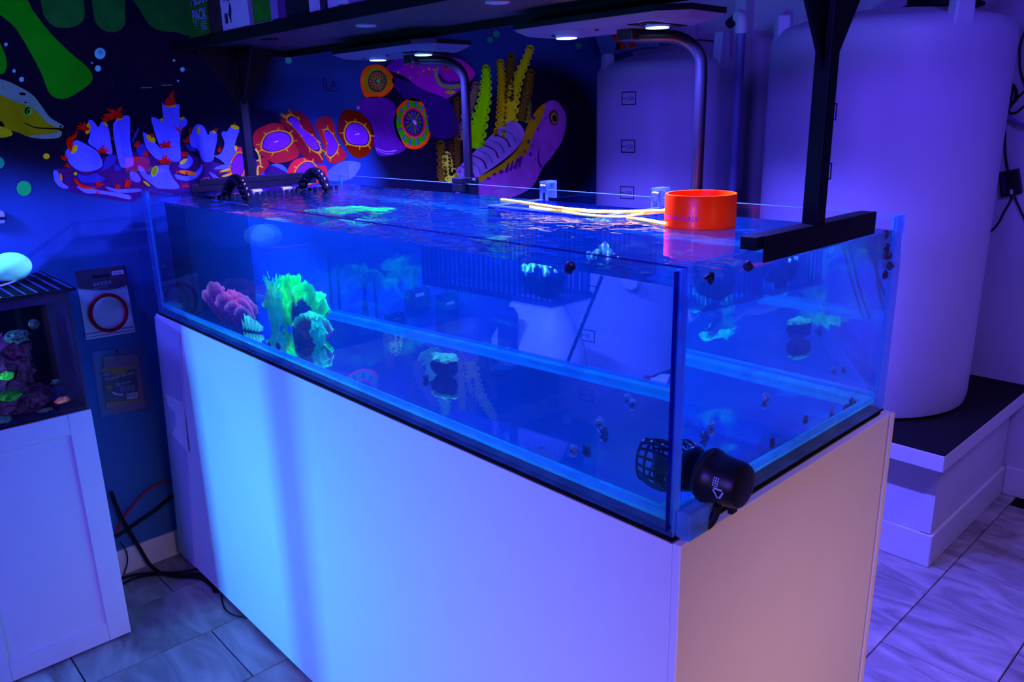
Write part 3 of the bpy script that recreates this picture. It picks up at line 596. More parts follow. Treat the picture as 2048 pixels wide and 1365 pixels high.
MB().hexa([(LEAN, YS + T, ZB), (LEAN + T, YS + T, ZB), (LEAN + T, YE, ZB), (LEAN, YE, ZB), (-0.014, YS + T, -0.012), (-0.014 + T, YS + T, -0.012), (-0.014 + T, YE, -0.012), (-0.014, YE, -0.012)]).build('side_panel', M_white, st)
# the narrow left door strip stands a few millimetres proud, with a paler glossy patch
mb = MB().hexa([(LEAN + 0.002, YS - 0.005, ZB + 0.006), (LEAN + 0.13, YS - 0.005, ZB + 0.006), (LEAN + 0.13, YS - 0.0003, ZB + 0.006), (LEAN + 0.002, YS - 0.0003, ZB + 0.006),
                (-0.012, YS - 0.005, -0.012), (0.17, YS - 0.005, -0.030), (0.17, YS - 0.0003, -0.030), (-0.012, YS - 0.0003, -0.012)])
mb.build('door_strip', pmat('matte_white_film', (0.50, 0.50, 0.66), 0.55, nvar=0.05), st, bevel=0.001)
pp = [at(u, v, 'y', YS - 0.0058) for u, v in [(331, 788), (366, 806), (378, 908), (344, 868), (352, 850), (350, 826), (336, 812)]]
MB().add(pp, [tuple(range(len(pp)))]).build('pale_patch', pmat('glossy_white_patch', (0.85, 0.85, 0.9), 0.3), st)
MB().box((-0.014 + T, YS + T, -0.030), (XR - T, YE, -0.0072)).build('top_board', M_ply, st)
MB().box((XR - 0.014, YS + T, -0.0115), (XR - 0.0008, YE - 0.03, -0.0072)).build('plywood_edge', M_ply, st)
tag(MB().box((-0.004, -0.002, -0.0068), (1.8305, 0.652, -0.0005)).build('foam_mat', M_mat), 'thin black foam mat between the big aquarium and its white stand', 'mat')

# ------------------------------------------------------------------ the big glass tank
tank = thing('aquarium', 'big rimless shallow glass aquarium full of blue-lit water', 'aquarium', (0.9, 0.32, 0))
def pane(a, b, inner, edge=None):
    """a glass slab; broad outer face, broad inner face and narrow edges have their own finish"""
    x0, y0, z0 = a; x1, y1, z1 = b; edge = edge or M_edge
    mb = MB(); vs_ = [(x0, y0, z0), (x1, y0, z0), (x1, y1, z0), (x0, y1, z0), (x0, y0, z1), (x1, y0, z1), (x1, y1, z1), (x0, y1, z1)]
    F_ = {'-z': (0, 3, 2, 1), '+z': (4, 5, 6, 7), '-y': (0, 1, 5, 4), '+x': (1, 2, 6, 5), '+y': (2, 3, 7, 6), '-x': (3, 0, 4, 7)}
    opp = {'-y': '+y', '+y': '-y', '+x': '-x', '-x': '+x', '-z': '+z', '+z': '-z'}
    mb.add(vs_, [F_[inner], F_[opp[inner]]] + [F_[k] for k in F_ if k not in (inner, opp[inner])]); mb.m = [1, 0, 2, 3, 2, 2]
    return mb.build('glass_pane', [M_pane, M_inner, M_edge, edge], tank)
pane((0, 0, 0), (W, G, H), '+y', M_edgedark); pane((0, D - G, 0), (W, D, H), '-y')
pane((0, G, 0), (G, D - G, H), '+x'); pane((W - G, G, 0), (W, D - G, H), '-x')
def bottom_mat():
    m, nt, N, L = newmat('dark_tank_floor')
    out = N.new('ShaderNodeOutputMaterial'); d = N.new('ShaderNodeBsdfDiffuse'); g = N.new('ShaderNodeBsdfGlossy'); g.inputs['Roughness'].default_value = 0.03
    g.inputs[0].default_value = (0.55, 0.75, 1, 1)
    tc = N.new('ShaderNodeTexCoord'); mp = N.new('ShaderNodeMapping'); mp.inputs['Scale'].default_value = (1, 1, 1)
    nz = N.new('ShaderNodeTexNoise'); nz.inputs['Scale'].default_value = 300; nz.inputs['Detail'].default_value = 2; L.new(tc.outputs['Object'], nz.inputs['Vector'])
    cr = N.new('ShaderNodeValToRGB'); cr.color_ramp.elements[0].position = 0.60; cr.color_ramp.elements[0].color = (0.010, 0.020, 0.060, 1); cr.color_ramp.elements[1].position = 0.80; cr.color_ramp.elements[1].color = (0.06, 0.10, 0.24, 1)
    L.new(nz.outputs[0], cr.inputs[0]); L.new(cr.outputs[0], d.inputs[0])
    lw = N.new('ShaderNodeLayerWeight'); lw.inputs[0].default_value = 0.15
    mr = N.new('ShaderNodeMapRange'); mr.inputs[3].default_value = 0.02; mr.inputs[4].default_value = 0.40; L.new(lw.outputs['Facing'], mr.inputs[0])
    mx = N.new('ShaderNodeMixShader'); L.new(mr.outputs[0], mx.inputs[0]); L.new(d.outputs[0], mx.inputs[1]); L.new(g.outputs[0], mx.inputs[2]); L.new(mx.outputs[0], out.inputs[0])
    return m
M_bot = bottom_mat()
FL = G + 0.0006
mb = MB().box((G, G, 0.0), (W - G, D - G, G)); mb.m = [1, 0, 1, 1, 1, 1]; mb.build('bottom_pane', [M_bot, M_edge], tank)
# bottom brace strips and silicone beads round the inside
BR = 0.030
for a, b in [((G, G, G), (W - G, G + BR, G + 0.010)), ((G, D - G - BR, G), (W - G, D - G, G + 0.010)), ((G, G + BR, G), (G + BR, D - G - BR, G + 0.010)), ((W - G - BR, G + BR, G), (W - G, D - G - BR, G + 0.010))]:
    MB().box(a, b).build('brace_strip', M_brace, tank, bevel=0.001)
for a, b in [((G, G + BR, FL), (G, D - G - BR, FL))]: pass
for p, q in [((G, G, G + 0.012), (W - G, G, G + 0.012)), ((G, D - G, G + 0.012), (W - G, D - G, G + 0.012)), ((W - G, G, G + 0.012), (W - G, D - G, G + 0.012)), ((G, G, G + 0.012), (G, D - G, G + 0.012)),
             ((W - G, G, G), (W - G, G, H - 0.004)), ((G, G, G), (G, G, H - 0.004)), ((W - G, D - G, G), (W - G, D - G, H - 0.004)), ((G, D - G, G), (G, D - G, H - 0.004))]:
    MB().tube([p, q], 0.0045, 8).build('silicone_bead', M_sil, tank, smooth=True)
MB().box((W - G - 0.0005, 0.0015, 0.004), (W - G + 0.0018, G - 0.001, H - 0.006)).build('silicone_seam', M_seamdark, tank)
MB().box((W - 0.004, G - 0.0015, 0.004), (W + 0.0008, G + 0.0015, H - 0.006)).build('silicone_seam', M_sil, tank)
# corner wedge of clear acrylic at the foot of the near corner
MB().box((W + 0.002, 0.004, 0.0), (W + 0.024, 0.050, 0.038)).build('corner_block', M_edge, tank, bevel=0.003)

# ------------------------------------------------------------------ water
def water():
    nx, ny = 420, 150; x0, x1, y0, y1 = G + 0.0004, W - G - 0.0004, G + 0.0004, D - G - 0.0004; zb = G + 0.0003
    vs_ = []
    for j in range(ny + 1):
        for i in range(nx + 1):
            x = x0 + (x1 - x0) * i / nx; y = y0 + (y1 - y0) * j / ny
            e = min(x - x0, x1 - x, y - y0, y1 - y); k = min(1, e / 0.02)
            calm = 0.22 + 0.78 * min(1, max(0, (1.62 - x) / 0.45))
            h = noise.noise(Vector((x * 16, y * 30, 0.3))) * 0.0016 + noise.noise(Vector((x * 45, y * 80, 4.3))) * 0.0010 + noise.noise(Vector((x * 5, y * 8, 9))) * 0.0012
            vs_.append((x, y, LVL + h * calm * (0.35 + 0.65 * k)))
    fs = [(j * (nx + 1) + i, j * (nx + 1) + i + 1, (j + 1) * (nx + 1) + i + 1, (j + 1) * (nx + 1) + i) for j in range(ny) for i in range(nx)]
    nt_ = len(fs); sm = [True] * nt_
    rim = [j_ for j_ in range(nx + 1)] + [j * (nx + 1) + nx for j in range(1, ny + 1)] + [ny * (nx + 1) + i for i in range(nx - 1, -1, -1)] + [j * (nx + 1) for j in range(ny - 1, 0, -1)]
    o = len(vs_)
    for r in rim: vs_.append((vs_[r][0], vs_[r][1], zb))
    n = len(rim)
    for k in range(n): fs.append((rim[k], o + k, o + (k + 1) % n, rim[(k + 1) % n]))
    fs.append(tuple(o + k for k in range(n))[::-1])
    me = bpy.data.meshes.new('water'); me.from_pydata(vs_, [], fs)
    me.materials.append(M_wtop); me.materials.append(M_wside)
    for k, p in enumerate(me.polygons): p.material_index = 0 if k < nt_ else 1; p.use_smooth = k < nt_
    bm = bmesh.new(); bm.from_mesh(me); bmesh.ops.recalc_face_normals(bm, faces=bm.faces)
    for e in bm.edges:
        if len(e.link_faces) == 2 and (e.link_faces[0].material_index != e.link_faces[1].material_index): e.smooth = False
    bm.to_mesh(me); bm.free()
    ob = bpy.data.objects.new('water', me); COL.objects.link(ob); return ob
tag(water(), 'clear blue-lit rippling water filling the big aquarium', 'water', kind='stuff')

# ------------------------------------------------------------------ overflow box at the left end
ob_ = thing('overflow_box', 'black toothed overflow box at the left end inside the big aquarium', 'overflow box', (0.08, 0.33, G))
ox0, ox1, oy0, oy1 = G + 0.002, 0.150, 0.135, 0.545
MB().box((ox1 - 0.005, oy0, FL), (ox1, oy1, 0.310)).build('front_wall', M_black, ob_); MB().box((ox0, oy0, FL), (ox1 - 0.005, oy0 + 0.005, 0.310)).build('end_wall', M_black, ob_)
MB().box((ox0, oy1 - 0.005, FL), (ox1 - 0.005, oy1, 0.310)).build('end_wall', M_black, ob_)
MB().box((ox0, oy0, 0.338), (ox0 + 0.006, oy1, 0.362)).build('rear_rim', M_black, ob_, bevel=0.001)
for k in range(22):
    y = oy0 + 0.003 + k * (oy1 - oy0 - 0.012) / 21; MB().box((ox1 - 0.005, y, 0.310), (ox1, y + 0.0095, 0.336)).build('weir_tooth', M_black, ob_)
for k in range(7):
    x = ox0 + 0.004 + k * 0.019; MB().box((x, oy0, 0.310), (x + 0.0095, oy0 + 0.005, 0.336)).build('weir_tooth', M_black, ob_)
for y in (0.30, 0.40): MB().box((ox0 + 0.03, y, 0.318), (ox0 + 0.05, y + 0.035, 0.3365)).build('strainer', M_pvc, ob_, bevel=0.004)
def ballhose(label, p0, apex, p1, n):
    o = thing('return_hose', label, 'hose', p0)
    c = [Vector(p0).lerp(Vector(apex), 0) for _ in range(1)]
    for k in range(n):
        t = k / (n - 1); p = Vector(p0) * (1 - t) ** 2 + (Vector(apex) * 2 - (Vector(p0) + Vector(p1)) * 0.5) * 2 * t * (1 - t) * 0.5 * 2 * 0.5 + Vector(p1) * t ** 2
        ctrl = Vector(apex) * 2 - (Vector(p0) + Vector(p1)) * 0.5
        p = Vector(p0) * (1 - t) ** 2 + ctrl * 2 * t * (1 - t) + Vector(p1) * t ** 2
        mb = MB().ball(p, 0.0155 - 0.002 * (t > 0.85), 12, 8)
        mb.build('hose_joint', M_glossblack, o, smooth=True)
M_glossblack = pmat('glossy_black_plastic', (0.008, 0.007, 0.010), 0.22, spec=0.6)
ballhose('black ball-jointed return hose arching over the near end of the toothed overflow', (0.09, 0.205, 0.325), (0.175, 0.205, 0.378), (0.27, 0.19, 0.318), 13)
ballhose('black ball-jointed return hose arching over the far end of the toothed overflow', (0.115, 0.43, 0.325), (0.175, 0.455, 0.383), (0.235, 0.46, 0.318), 11)

# ------------------------------------------------------------------ acrylic sheet leaning by the left end
sh = thing('acrylic_sheet', 'clear acrylic sheet standing upright behind the left end of the big aquarium', 'acrylic sheet', (-0.02, 0.33, 0))
M_sheetedge = glassmat('sheet_edge', (0.6, 0.6, 0.9), refl=0.5, body=0.10, bodycol=(0.3, 0.3, 0.6))
mb = MB().box((-0.024, -0.025, -0.0115), (-0.020, 0.690, 0.668)); mb.m = [0, 2, 0, 1, 0, 1]
mb.m = [1, 1, 1, 0, 1, 0]
mb.build('sheet', [M_sheet, M_sheetedge], sh)
q = at(651, 178, 'x', -0.0195); yd = Vector((0, 0, 1))
text_mesh('marker_text', 'LA', 0.038, q, (0, 1, 0), yd, M_ink, sh, xscale=1.0)
mb = MB(); y0, z0 = q.y - 0.006, q.z - 0.008
mb.box((-0.0199, y0, z0), (-0.0192, y0 + 0.003, z0 + 0.045)); mb.box((-0.0199, y0, z0), (-0.0192, y0 + 0.06, z0 + 0.003)); mb.build('marker_line', M_ink, sh)

# ------------------------------------------------------------------ shelf on two posts
sf = thing('overhead_shelf', 'long black steel shelf on two posts above the big aquarium', 'shelf', (0.9, 0.33, 0.356))
def post(x, y, bar0, bar1):
    MB().box((x - 0.012, y - 0.013, 0.372), (x + 0.012, y + 0.013, 0.752)).build('post', M_blackmetal, sf, bevel=0.002)
    MB().box((x - 0.012, bar0, 0.3562), (x + 0.012, bar1, 0.3735)).build('foot_bar', M_blackmetal, sf, bevel=0.001)
    if x > 1: MB().box((x + 0.0122, bar0 + 0.018, 0.338), (x + 0.0145, bar1, 0.3735)).build('foot_lip', M_blackmetal, sf)
    g0, g1 = 0.585, 0.745
    for sy in (-1, 1):
        pts = [(y + sy * 0.013, g0), (y + sy * 0.013, g1), (y + sy * 0.125, g1)]
        mb = MB(); vs_ = [(x + dx, p[0], p[1]) for dx in (-0.003, 0.003) for p in pts]
        mb.add(vs_, [(0, 2, 1), (3, 4, 5), (0, 1, 4, 3), (1, 2, 5, 4), (2, 0, 3, 5)]); mb.build('gusset_plate', M_blackmetal, sf)
    for sx in (-1, 1):
        pts = [(x + sx * 0.012, g0), (x + sx * 0.012, g1), (x + sx * 0.10, g1)]
        mb = MB(); vs_ = [(p[0], y + dy, p[1]) for dy in (-0.003, 0.003) for p in pts]
        mb.add(vs_, [(0, 2, 1), (3, 4, 5), (0, 1, 4, 3), (1, 2, 5, 4), (2, 0, 3, 5)])
        if x < 1: mb.build('gusset_plate', M_blackmetal, sf)
post(1.8205, 0.337, 0.160, 0.520); post(0.010, 0.325, 0.16, 0.50)
SX0, SX1, SY0, SY1, SZ = -0.03, 1.90, 0.150, 0.515, 0.727
MB().box((SX0, SY0, SZ), (SX1, SY0 + 0.004, SZ + 0.028)).build('front_rail', M_blackmetal, sf); MB().box((SX0, SY1 - 0.004, SZ), (SX1, SY1, SZ + 0.024)).build('rear_rail', M_blackmetal, sf)
MB().box((SX0, SY0 + 0.004, SZ), (SX0 + 0.004, SY1 - 0.004, SZ + 0.026)).build('end_rail', M_blackmetal, sf); MB().box((SX1 - 0.004, SY0 + 0.004, SZ), (SX1, SY1 - 0.004, SZ + 0.026)).build('end_rail', M_blackmetal, sf)
MB().box((SX0 + 0.004, SY0 + 0.004, SZ + 0.019), (SX1 - 0.004, SY1 - 0.004, SZ + 0.027)).build('shelf_board', pmat('dark_shelf_board', (0.022, 0.02, 0.035), 0.6, nscale=20, nvar=0.3), sf)
for u, v, c in [(732, 50, 1), (995, 3, 1), (540, 79, 0)]:
    p = at(u, v, 'z', SZ + 0.018); MB().lathe([(0.024, 0), (0.024, -0.003), (0.021, -0.004), (0.018, -0.004)], (p.x, p.y, SZ + 0.0185), n=20).build('grommet', M_pvc if c else M_black, sf, smooth=True)  # white discs stand in for the lit ceiling seen through shelf holes

# boxes on the shelf
ZS = SZ + 0.0285
def shelf_box(name, label, cat, u0, u1, depth, h, m, y=0.17, group=None):
    a = at(u0, 20, 'y', y).x; b = at(u1, 20, 'y', y).x
    o = thing(name, label, cat, ((a + b) / 2, y, ZS), group); MB().box((a + 0.0007, y, ZS), (b - 0.0007, y + depth, ZS + h)).build('carton', m, o, bevel=0.0015); return o, a, b
M_greenbox = fluo('dark_green_card', (0.03, 0.35, 0.02), nvar=0.2); M_card = pmat('white_card', (0.78, 0.76, 0.84), 0.6, nvar=0.04); M_darkcard = pmat('dark_card', (0.012, 0.012, 0.02), 0.5)
M_browncard = pmat('dark_brown_card', (0.06, 0.03, 0.03), 0.6, nscale=30, nvar=0.5); M_lilac = pmat('lilac_card', (0.35, 0.22, 0.5), 0.6)
M_txtlight = pmat('pale_print', (0.45, 0.55, 0.75), 0.6)
o, a, b = shelf_box('product_pack', 'dark green pack with pale lettering at the left end of the shelf', 'box', 372, 414, 0.06, 0.14, M_greenbox)
p0 = at(381, 22, 'y', 0.1695)
text_mesh('lettering', 'MEDIA\nPACK', 0.040, at(382, 12, 'y', 0.1693), (1, 0, 0), (0, 0, 1), M_txtlight, o, xscale=0.9, bold=0.0008)
for k in range(5):
    p = at(401, 40, 'y', 0.1693); MB().box((p.x, 0.1691, p.z - k * 0.006), (p.x + 0.038 - 0.004 * (k % 2), 0.1694, p.z - k * 0.006 + 0.002)).build('print_line', M_txtlight, o)
for k in range(3):
    p = at(389, 46, 'y', 0.1693); MB().box((p.x, 0.1691, p.z - k * 0.008), (p.x + 0.012, 0.1694, p.z - k * 0.008 + 0.002)).build('print_line', M_txtlight, o)
shelf_box('carton_box', 'dark brown box between the green pack and the narrow white box', 'box', 416, 440, 0.07, 0.13, M_browncard)
def barcode(o, x, z, w, h, y, n=9):
    mb = MB()
    for k in range(n):
        xx = x + w * k / n; mb.box((xx, y - 0.0004, z), (xx + w / n * random.uniform(0.3, 0.75), y, z + h))
    mb.build('barcode', M_ink, o)
o, a, b = shelf_box('carton_box', 'narrow white printed box with a small barcode, beside the brown box', 'box', 441, 496, 0.11, 0.15, M_card)
p = at(451, 48, 'y', 0.1695); barcode(o, p.x, p.z, 0.018, 0.024, 0.1696, 6)
mb = MB(); p = at(457, 30, 'y', 0.1694); mb.add([(p.x, 0.1692, p.z), (p.x + 0.012, 0.1692, p.z + 0.03), (p.x + 0.02, 0.1692, p.z + 0.012), (p.x + 0.014, 0.1692, p.z - 0.004), (p.x + 0.012, 0.1692, p.z - 0.022)], [(0, 1, 2, 3, 4)]); mb.build('printed_mark', M_ink, o)
p = at(446, 5, 'y', 0.1694); text_mesh('lettering', '9 a', 0.03, (p.x, 0.1693, p.z), (1, 0, 0), (0, 0, 1), M_ink, o)
o = thing('open_carton', 'open white carton holding dark green goods in the middle of the shelf', 'box', (at(520, 20, 'y', 0.17).x, 0.17, ZS))
a = at(499, 20, 'y', 0.17).x; b = at(556, 20, 'y', 0.17).x
MB().box((a, 0.168, ZS), (b - 0.02, 0.28, ZS + 0.005)).build('base_flap', M_card, o); MB().box((b - 0.035, 0.170, ZS + 0.006), (b, 0.285, ZS + 0.15)).build('side', M_lilac, o); MB().box((a, 0.178, ZS + 0.006), (b - 0.037, 0.28, ZS + 0.14)).build('pack', M_greenbox, o)
shelf_box('carton_box', 'plain black box on the shelf just left of the wide white box', 'box', 559, 616, 0.13, 0.14, M_darkcard, y=0.19)
o, a, b = shelf_box('carton_box', 'wide white box with a large barcode near the middle of the shelf', 'box', 618, 698, 0.14, 0.14, M_card)
p = at(641, 20, 'y', 0.1695); barcode(o, p.x, p.z, 0.032, 0.032, 0.1696, 11); p = at(675, 12, 'y', 0.1694); MB().box((p.x, 0.1692, p.z), (p.x + 0.022, 0.1695, p.z + 0.0015)).build('print_line', M_ink, o)
o, a, b = shelf_box('carton_box', 'lilac box with a paler top right of the wide white box', 'box', 700, 790, 0.12, 0.012, M_lilac)
MB().box((a + 0.006, 0.174, ZS + 0.0125), (b - 0.004, 0.29, ZS + 0.12)).build('tray', M_card, o)

# ------------------------------------------------------------------ two reef lamps on bent arms
M_led = None
def ledmat():
    m, nt, N, L = newmat('lit_led_lens'); out = N.new('ShaderNodeOutputMaterial'); e = N.new('ShaderNodeEmission')
    e.inputs[0].default_value = (0.25, 0.75, 1, 1); e.inputs[1].default_value = 6.0; L.new(e.outputs[0], out.inputs[0]); return m
M_led = ledmat()
def lamp(label, pucks, ax_, dx):
    cx = sum(p[0] for p in pucks) / 2; cy = pucks[0][1]
    o = thing('reef_lamp', label, 'lamp', (ax_, 0.667, 0.33))
    a = cx - 0.21; b = cx + 0.24
    # a broad, thin, chamfered body
    top = [(a + 0.03, cy - 0.10), (b - 0.05, cy - 0.10), (b, cy - 0.06), (b, cy + 0.05), (b - 0.07, cy + 0.09), (a + 0.03, cy + 0.09), (a, cy + 0.05), (a, cy - 0.06)]
    cxm, cym = cx + 0.01, cy
    bot = [(cxm + (p[0] - cxm) * 0.90, cym + (p[1] - cym) * 0.80) for p in top]
    mb = MB(); n = 8
    mb.mi = 0; mb.add([(p[0], p[1], LAMPZ + 0.019) for p in top] + [(p[0], p[1], LAMPZ + 0.008) for p in top], [tuple(range(n))] + [(i, (i + 1) % n, n + (i + 1) % n, n + i) for i in range(n)])
    mb.mi = 1; mb.add([(p[0], p[1], LAMPZ + 0.008) for p in top] + [(p[0], p[1], LAMPZ - 0.003) for p in bot], [(i, (i + 1) % n, n + (i + 1) % n, n + i) for i in range(n)] + [tuple(range(n, 2 * n))])
    mb.build('housing', [M_black, M_dust], o)
    for px_, py_ in pucks:
        lr_ = MB().lathe([(0.026, 0.008), (0.025, 0.003), (0.023, 0.0)], (px_, py_, LAMPZ - 0.0085), n=24).build('lens_ring', M_led2, o, smooth=True)
        MB().lathe([(0.0222, 0.0015), (0.0222, 0.0)], (px_, py_, LAMPZ - 0.0095), n=24).build('lens', M_led, lr_)
    for k, xx in enumerate((b - 0.15, b - 0.115)):
        MB().box((xx, cy - 0.055, LAMPZ - 0.0045), (xx + 0.022, cy + 0.06, LAMPZ - 0.0025)).build('vent_slot', M_mat, o)
    for xx, yy in ((a + 0.08, cy - 0.03), (cx, cy - 0.04), (cx + 0.12, cy - 0.05)):
        MB().lathe([(0.004, 0.0), (0.004, 0.0025)], (xx, yy, LAMPZ - 0.006), n=10).build('screw', M_black, o)
    # arm: up from the rear glass, bends forward under the housing
    ay = 0.672
    c = [Vector((ax_, ay, 0.335)), Vector((ax_, ay, 0.60))]
    for k in range(1, 9):
        t = k / 8 * PI / 2; c.append(Vector((ax_ - dx * (1 - math.cos(t)), ay - 0.05 * (1 - math.cos(t)), 0.62 + 0.062 * math.sin(t))))
    c.append(Vector((ax_ - dx - 0.05, ay - 0.09, 0.684)))
    MB().tube(c, 0.0125, 14).build('arm', M_satin, o, smooth=True)
    MB().box((ax_ - dx - 0.075, ay - 0.115, 0.676), (ax_ - dx - 0.035, ay - 0.075, 0.697)).build('arm_bracket', M_black, o, bevel=0.002)
    # clamp over the rim
    MB().box((ax_ - 0.022, 0.6545, 0.320), (ax_ + 0.022, 0.690, 0.372)).build('clamp', M_black, o, bevel=0.002)
    MB().box((ax_ - 0.022, 0.628, 0.3575), (ax_ + 0.022, 0.654, 0.372)).build('clamp_hook', M_black, o, bevel=0.002)
    MB().box((ax_ - 0.022, 0.628, 0.3345), (ax_ + 0.022, 0.6405, 0.357)).build('clamp_jaw', M_black, o, bevel=0.002)
    MB().lathe([(0.009, 0), (0.009, 0.012), (0.006, 0.014)], (ax_ + 0.022, 0.672, 0.362), (1, 0, 0.0), n=12).build('knob', M_black, o, smooth=True)
M_satin = pmat('satin_black_tube', (0.006, 0.006, 0.010), 0.35, spec=0.35)
M_led2 = pmat('clear_lens_ring', (0.5, 0.6, 0.9), 0.2)
lamp('left one of the two flat lit reef lamps on bent black arms', PUCKS[:2], 0.640, 0.045)
lamp('right one of the two flat lit reef lamps, nearer the orange ring', PUCKS[2:], 1.392, 0.055)

# ------------------------------------------------------------------ orange pipe ring afloat
rg = thing('pipe_ring', 'short orange pipe ring floating upright at the water surface', 'pipe ring', (1.520, 0.497, 0.31))
M_orange = fluo('orange_plastic', (6.0, 0.20, 0.0), nscale=60, nvar=0.06)
def orange_mat():
    m = M_orange; nt = m.node_tree; out = [n for n in nt.nodes if n.type == 'OUTPUT_MATERIAL'][0]; d = [n for n in nt.nodes if n.type == 'BSDF_DIFFUSE'][0]
    gl = nt.nodes.new('ShaderNodeBsdfGlossy'); gl.inputs['Roughness'].default_value = 0.3; mx = nt.nodes.new('ShaderNodeMixShader'); mx.inputs[0].default_value = 0.05
    nt.links.new(d.outputs[0], mx.inputs[1]); nt.links.new(gl.outputs[0], mx.inputs[2]); nt.links.new(mx.outputs[0], out.inputs[0])
orange_mat()
RC = Vector((1.520, 0.497, 0.0)); RR = 0.0655
MB().lathe([(RR - 0.005, 0.312), (RR, 0.312), (RR, 0.386), (RR - 0.001, 0.388), (RR - 0.005, 0.388), (RR - 0.005, 0.312)], RC, n=64, cap=False).build('ring', M_orange, rg, smooth=True)
def on_ring(ang, z, r=RR + 0.0003): return RC + Vector((math.cos(ang) * r, math.sin(ang) * r, z))
def wrap_text(name, s, size, ang0, z, mat, parent, r=RR + 0.0003):
    o = text_mesh(name, s, size, (0, 0, 0), (1, 0, 0), (0, 1, 0), mat, parent, extrude=0.0)
    for v in o.data.vertices:
        a = ang0 + v.co.x / r; v.co = on_ring(a, z + v.co.y, r)
    return o
face = math.atan2(CAMP.y - RC.y, CAMP.x - RC.x)
M_bluedot = pmat('blue_print', (0.05, 0.05, 0.9), 0.6)
wrap_text('printed_text', 'ALPHA-CLASS', 0.0122, face - 1.20, 0.3435, M_bluedot, rg)
for k in range(9): 
    t = MB().box((-0.0012, -0.0002, 0), (0.0012, 0.0002, 0.003)); a = face - 0.17
    for v in t.v: v.xyz = on_ring(a + v.x / RR, 0.334 + k * 0.0045 + v.z, RR + 0.0004 + v.y)
    if k % 3 != 2: t.build('printed_dash', fluo('yellow_print', (6, 3, 0.02)), rg)

# ------------------------------------------------------------------ clear breeder box hung inside the rear glass
bb = thing('breeder_box', 'clear slotted acrylic box hanging under water on two hooks at the rear glass', 'breeder box', (1.15, 0.55, 0.165))
bx0, bx1, by0, by1, bz0, bz1 = 0.965, 1.335, 0.455, 0.628, 0.172, 0.331
MB().box((bx0, by0, bz0), (bx1, by1, bz0 + 0.004)).build('floor_plate', M_acryl2 if False else M_acryl, bb)
def slotted(a, b, n, horiz):
    mb = MB(); (x0, y0), (x1, y1) = a, b; th = 0.004
    def bar(t0, t1, z0, z1):
        if horiz: mb.box((x0 + (x1 - x0) * t0, y0, z0), (x0 + (x1 - x0) * t1, y0 + th, z1))
        else: mb.box((x0, y0 + (y1 - y0) * t0, z0), (x0 + th, y0 + (y1 - y0) * t1, z1))
    bar(0, 1, bz0 + 0.0045, bz0 + 0.016); bar(0, 1, bz1 - 0.012, bz1)
    for k in range(n): bar(k / n, k / n + 0.40 / n, bz0 + 0.016, bz1 - 0.012)
    return mb
slotted((bx0, by0), (bx1, by0), 26, True).build('slotted_side', M_slot, bb) if False else None
M_slot = glassmat('smoked_acrylic', (0.40, 0.45, 0.72), refl=0.5, body=0.05, bodycol=(0.1, 0.1, 0.35))
slotted((bx0, by0), (bx1, by0), 26, True).build('slotted_side', M_slot, bb); slotted((bx0, by1 - 0.004), (bx1, by1), 26, True).build('slotted_side', M_slot, bb)
slotted((bx0, by0 + 0.004), (bx0, by1 - 0.004), 11, False).build('slotted_side', M_slot, bb); slotted((bx1 - 0.004, by0 + 0.004), (bx1, by1 - 0.004), 11, False).build('slotted_side', M_slot, bb)
MB().box((bx0, by0, bz1), (bx1, by0 + 0.012, bz1 + 0.003)).build('rim', M_acryledge, bb); MB().box((bx1 - 0.012, by0, bz1 + 0.0031), (bx1, by1, bz1 + 0.006)).build('rim', M_acryledge, bb); MB().box((bx0, by0 + 0.0125, bz1), (bx0 + 0.012, by1, bz1 + 0.003)).build('rim', M_acryledge, bb)
for hx in (0.974, 1.316):
    mb = MB()
    for s in (-0.011, 0.007): mb.box((hx + s, 0.630, 0.29), (hx + s + 0.004, 0.638, 0.372))
    mb.box((hx - 0.011, 0.630, 0.372), (hx + 0.011, 0.668, 0.377)); mb.box((hx - 0.011, 0.660, 0.335), (hx + 0.011, 0.668, 0.372)); mb.box((hx - 0.011, 0.630, 0.35), (hx + 0.011, 0.633, 0.372))
    mb.build('hook', M_acryledge, bb)
    for s in (-0.005, 0.001, 0.007): MB().ball((hx + s, 0.629, 0.367), 0.0028, 8, 6).build('bolt', M_pvc, bb, smooth=True)
M_rockdark = fluo('dark_live_rock', (0.020, 0.015, 0.06), nscale=60, nvar=0.6, bump=1.0, bscale=120)
M_frost = fluo('pale_coral_tips', (5, 9, 2.0), nscale=150, nvar=0.7, bump=1.0, bscale=200)
rk = thing('live_rock', 'dark rock with frosty white coral tips inside the clear breeder box', 'rock', (1.255, 0.54, bz0 + 0.004))
mb = MB(); blob(mb, (1.262, 0.54, bz0 + 0.041), 0.036, (1.35, 1.1, 0.95), 0.35, 2.2, 3); mb.build('rock_body', M_rockdark, rk, smooth=True)
mb = MB(); random.seed(3)
for k in range(42):
    a = random.uniform(0, 2 * PI); r = random.uniform(0, 0.045); blob(mb, (1.258 + r * math.cos(a) * 0.9, 0.532 + r * math.sin(a) * 0.7, bz0 + 0.079 + random.uniform(-0.006, 0.010) - r * 0.5), random.uniform(0.003, 0.007), (1, 1, 1.6), 0.5, 2.5, k, 1)
mb.build('coral_tips', M_frost, rk)

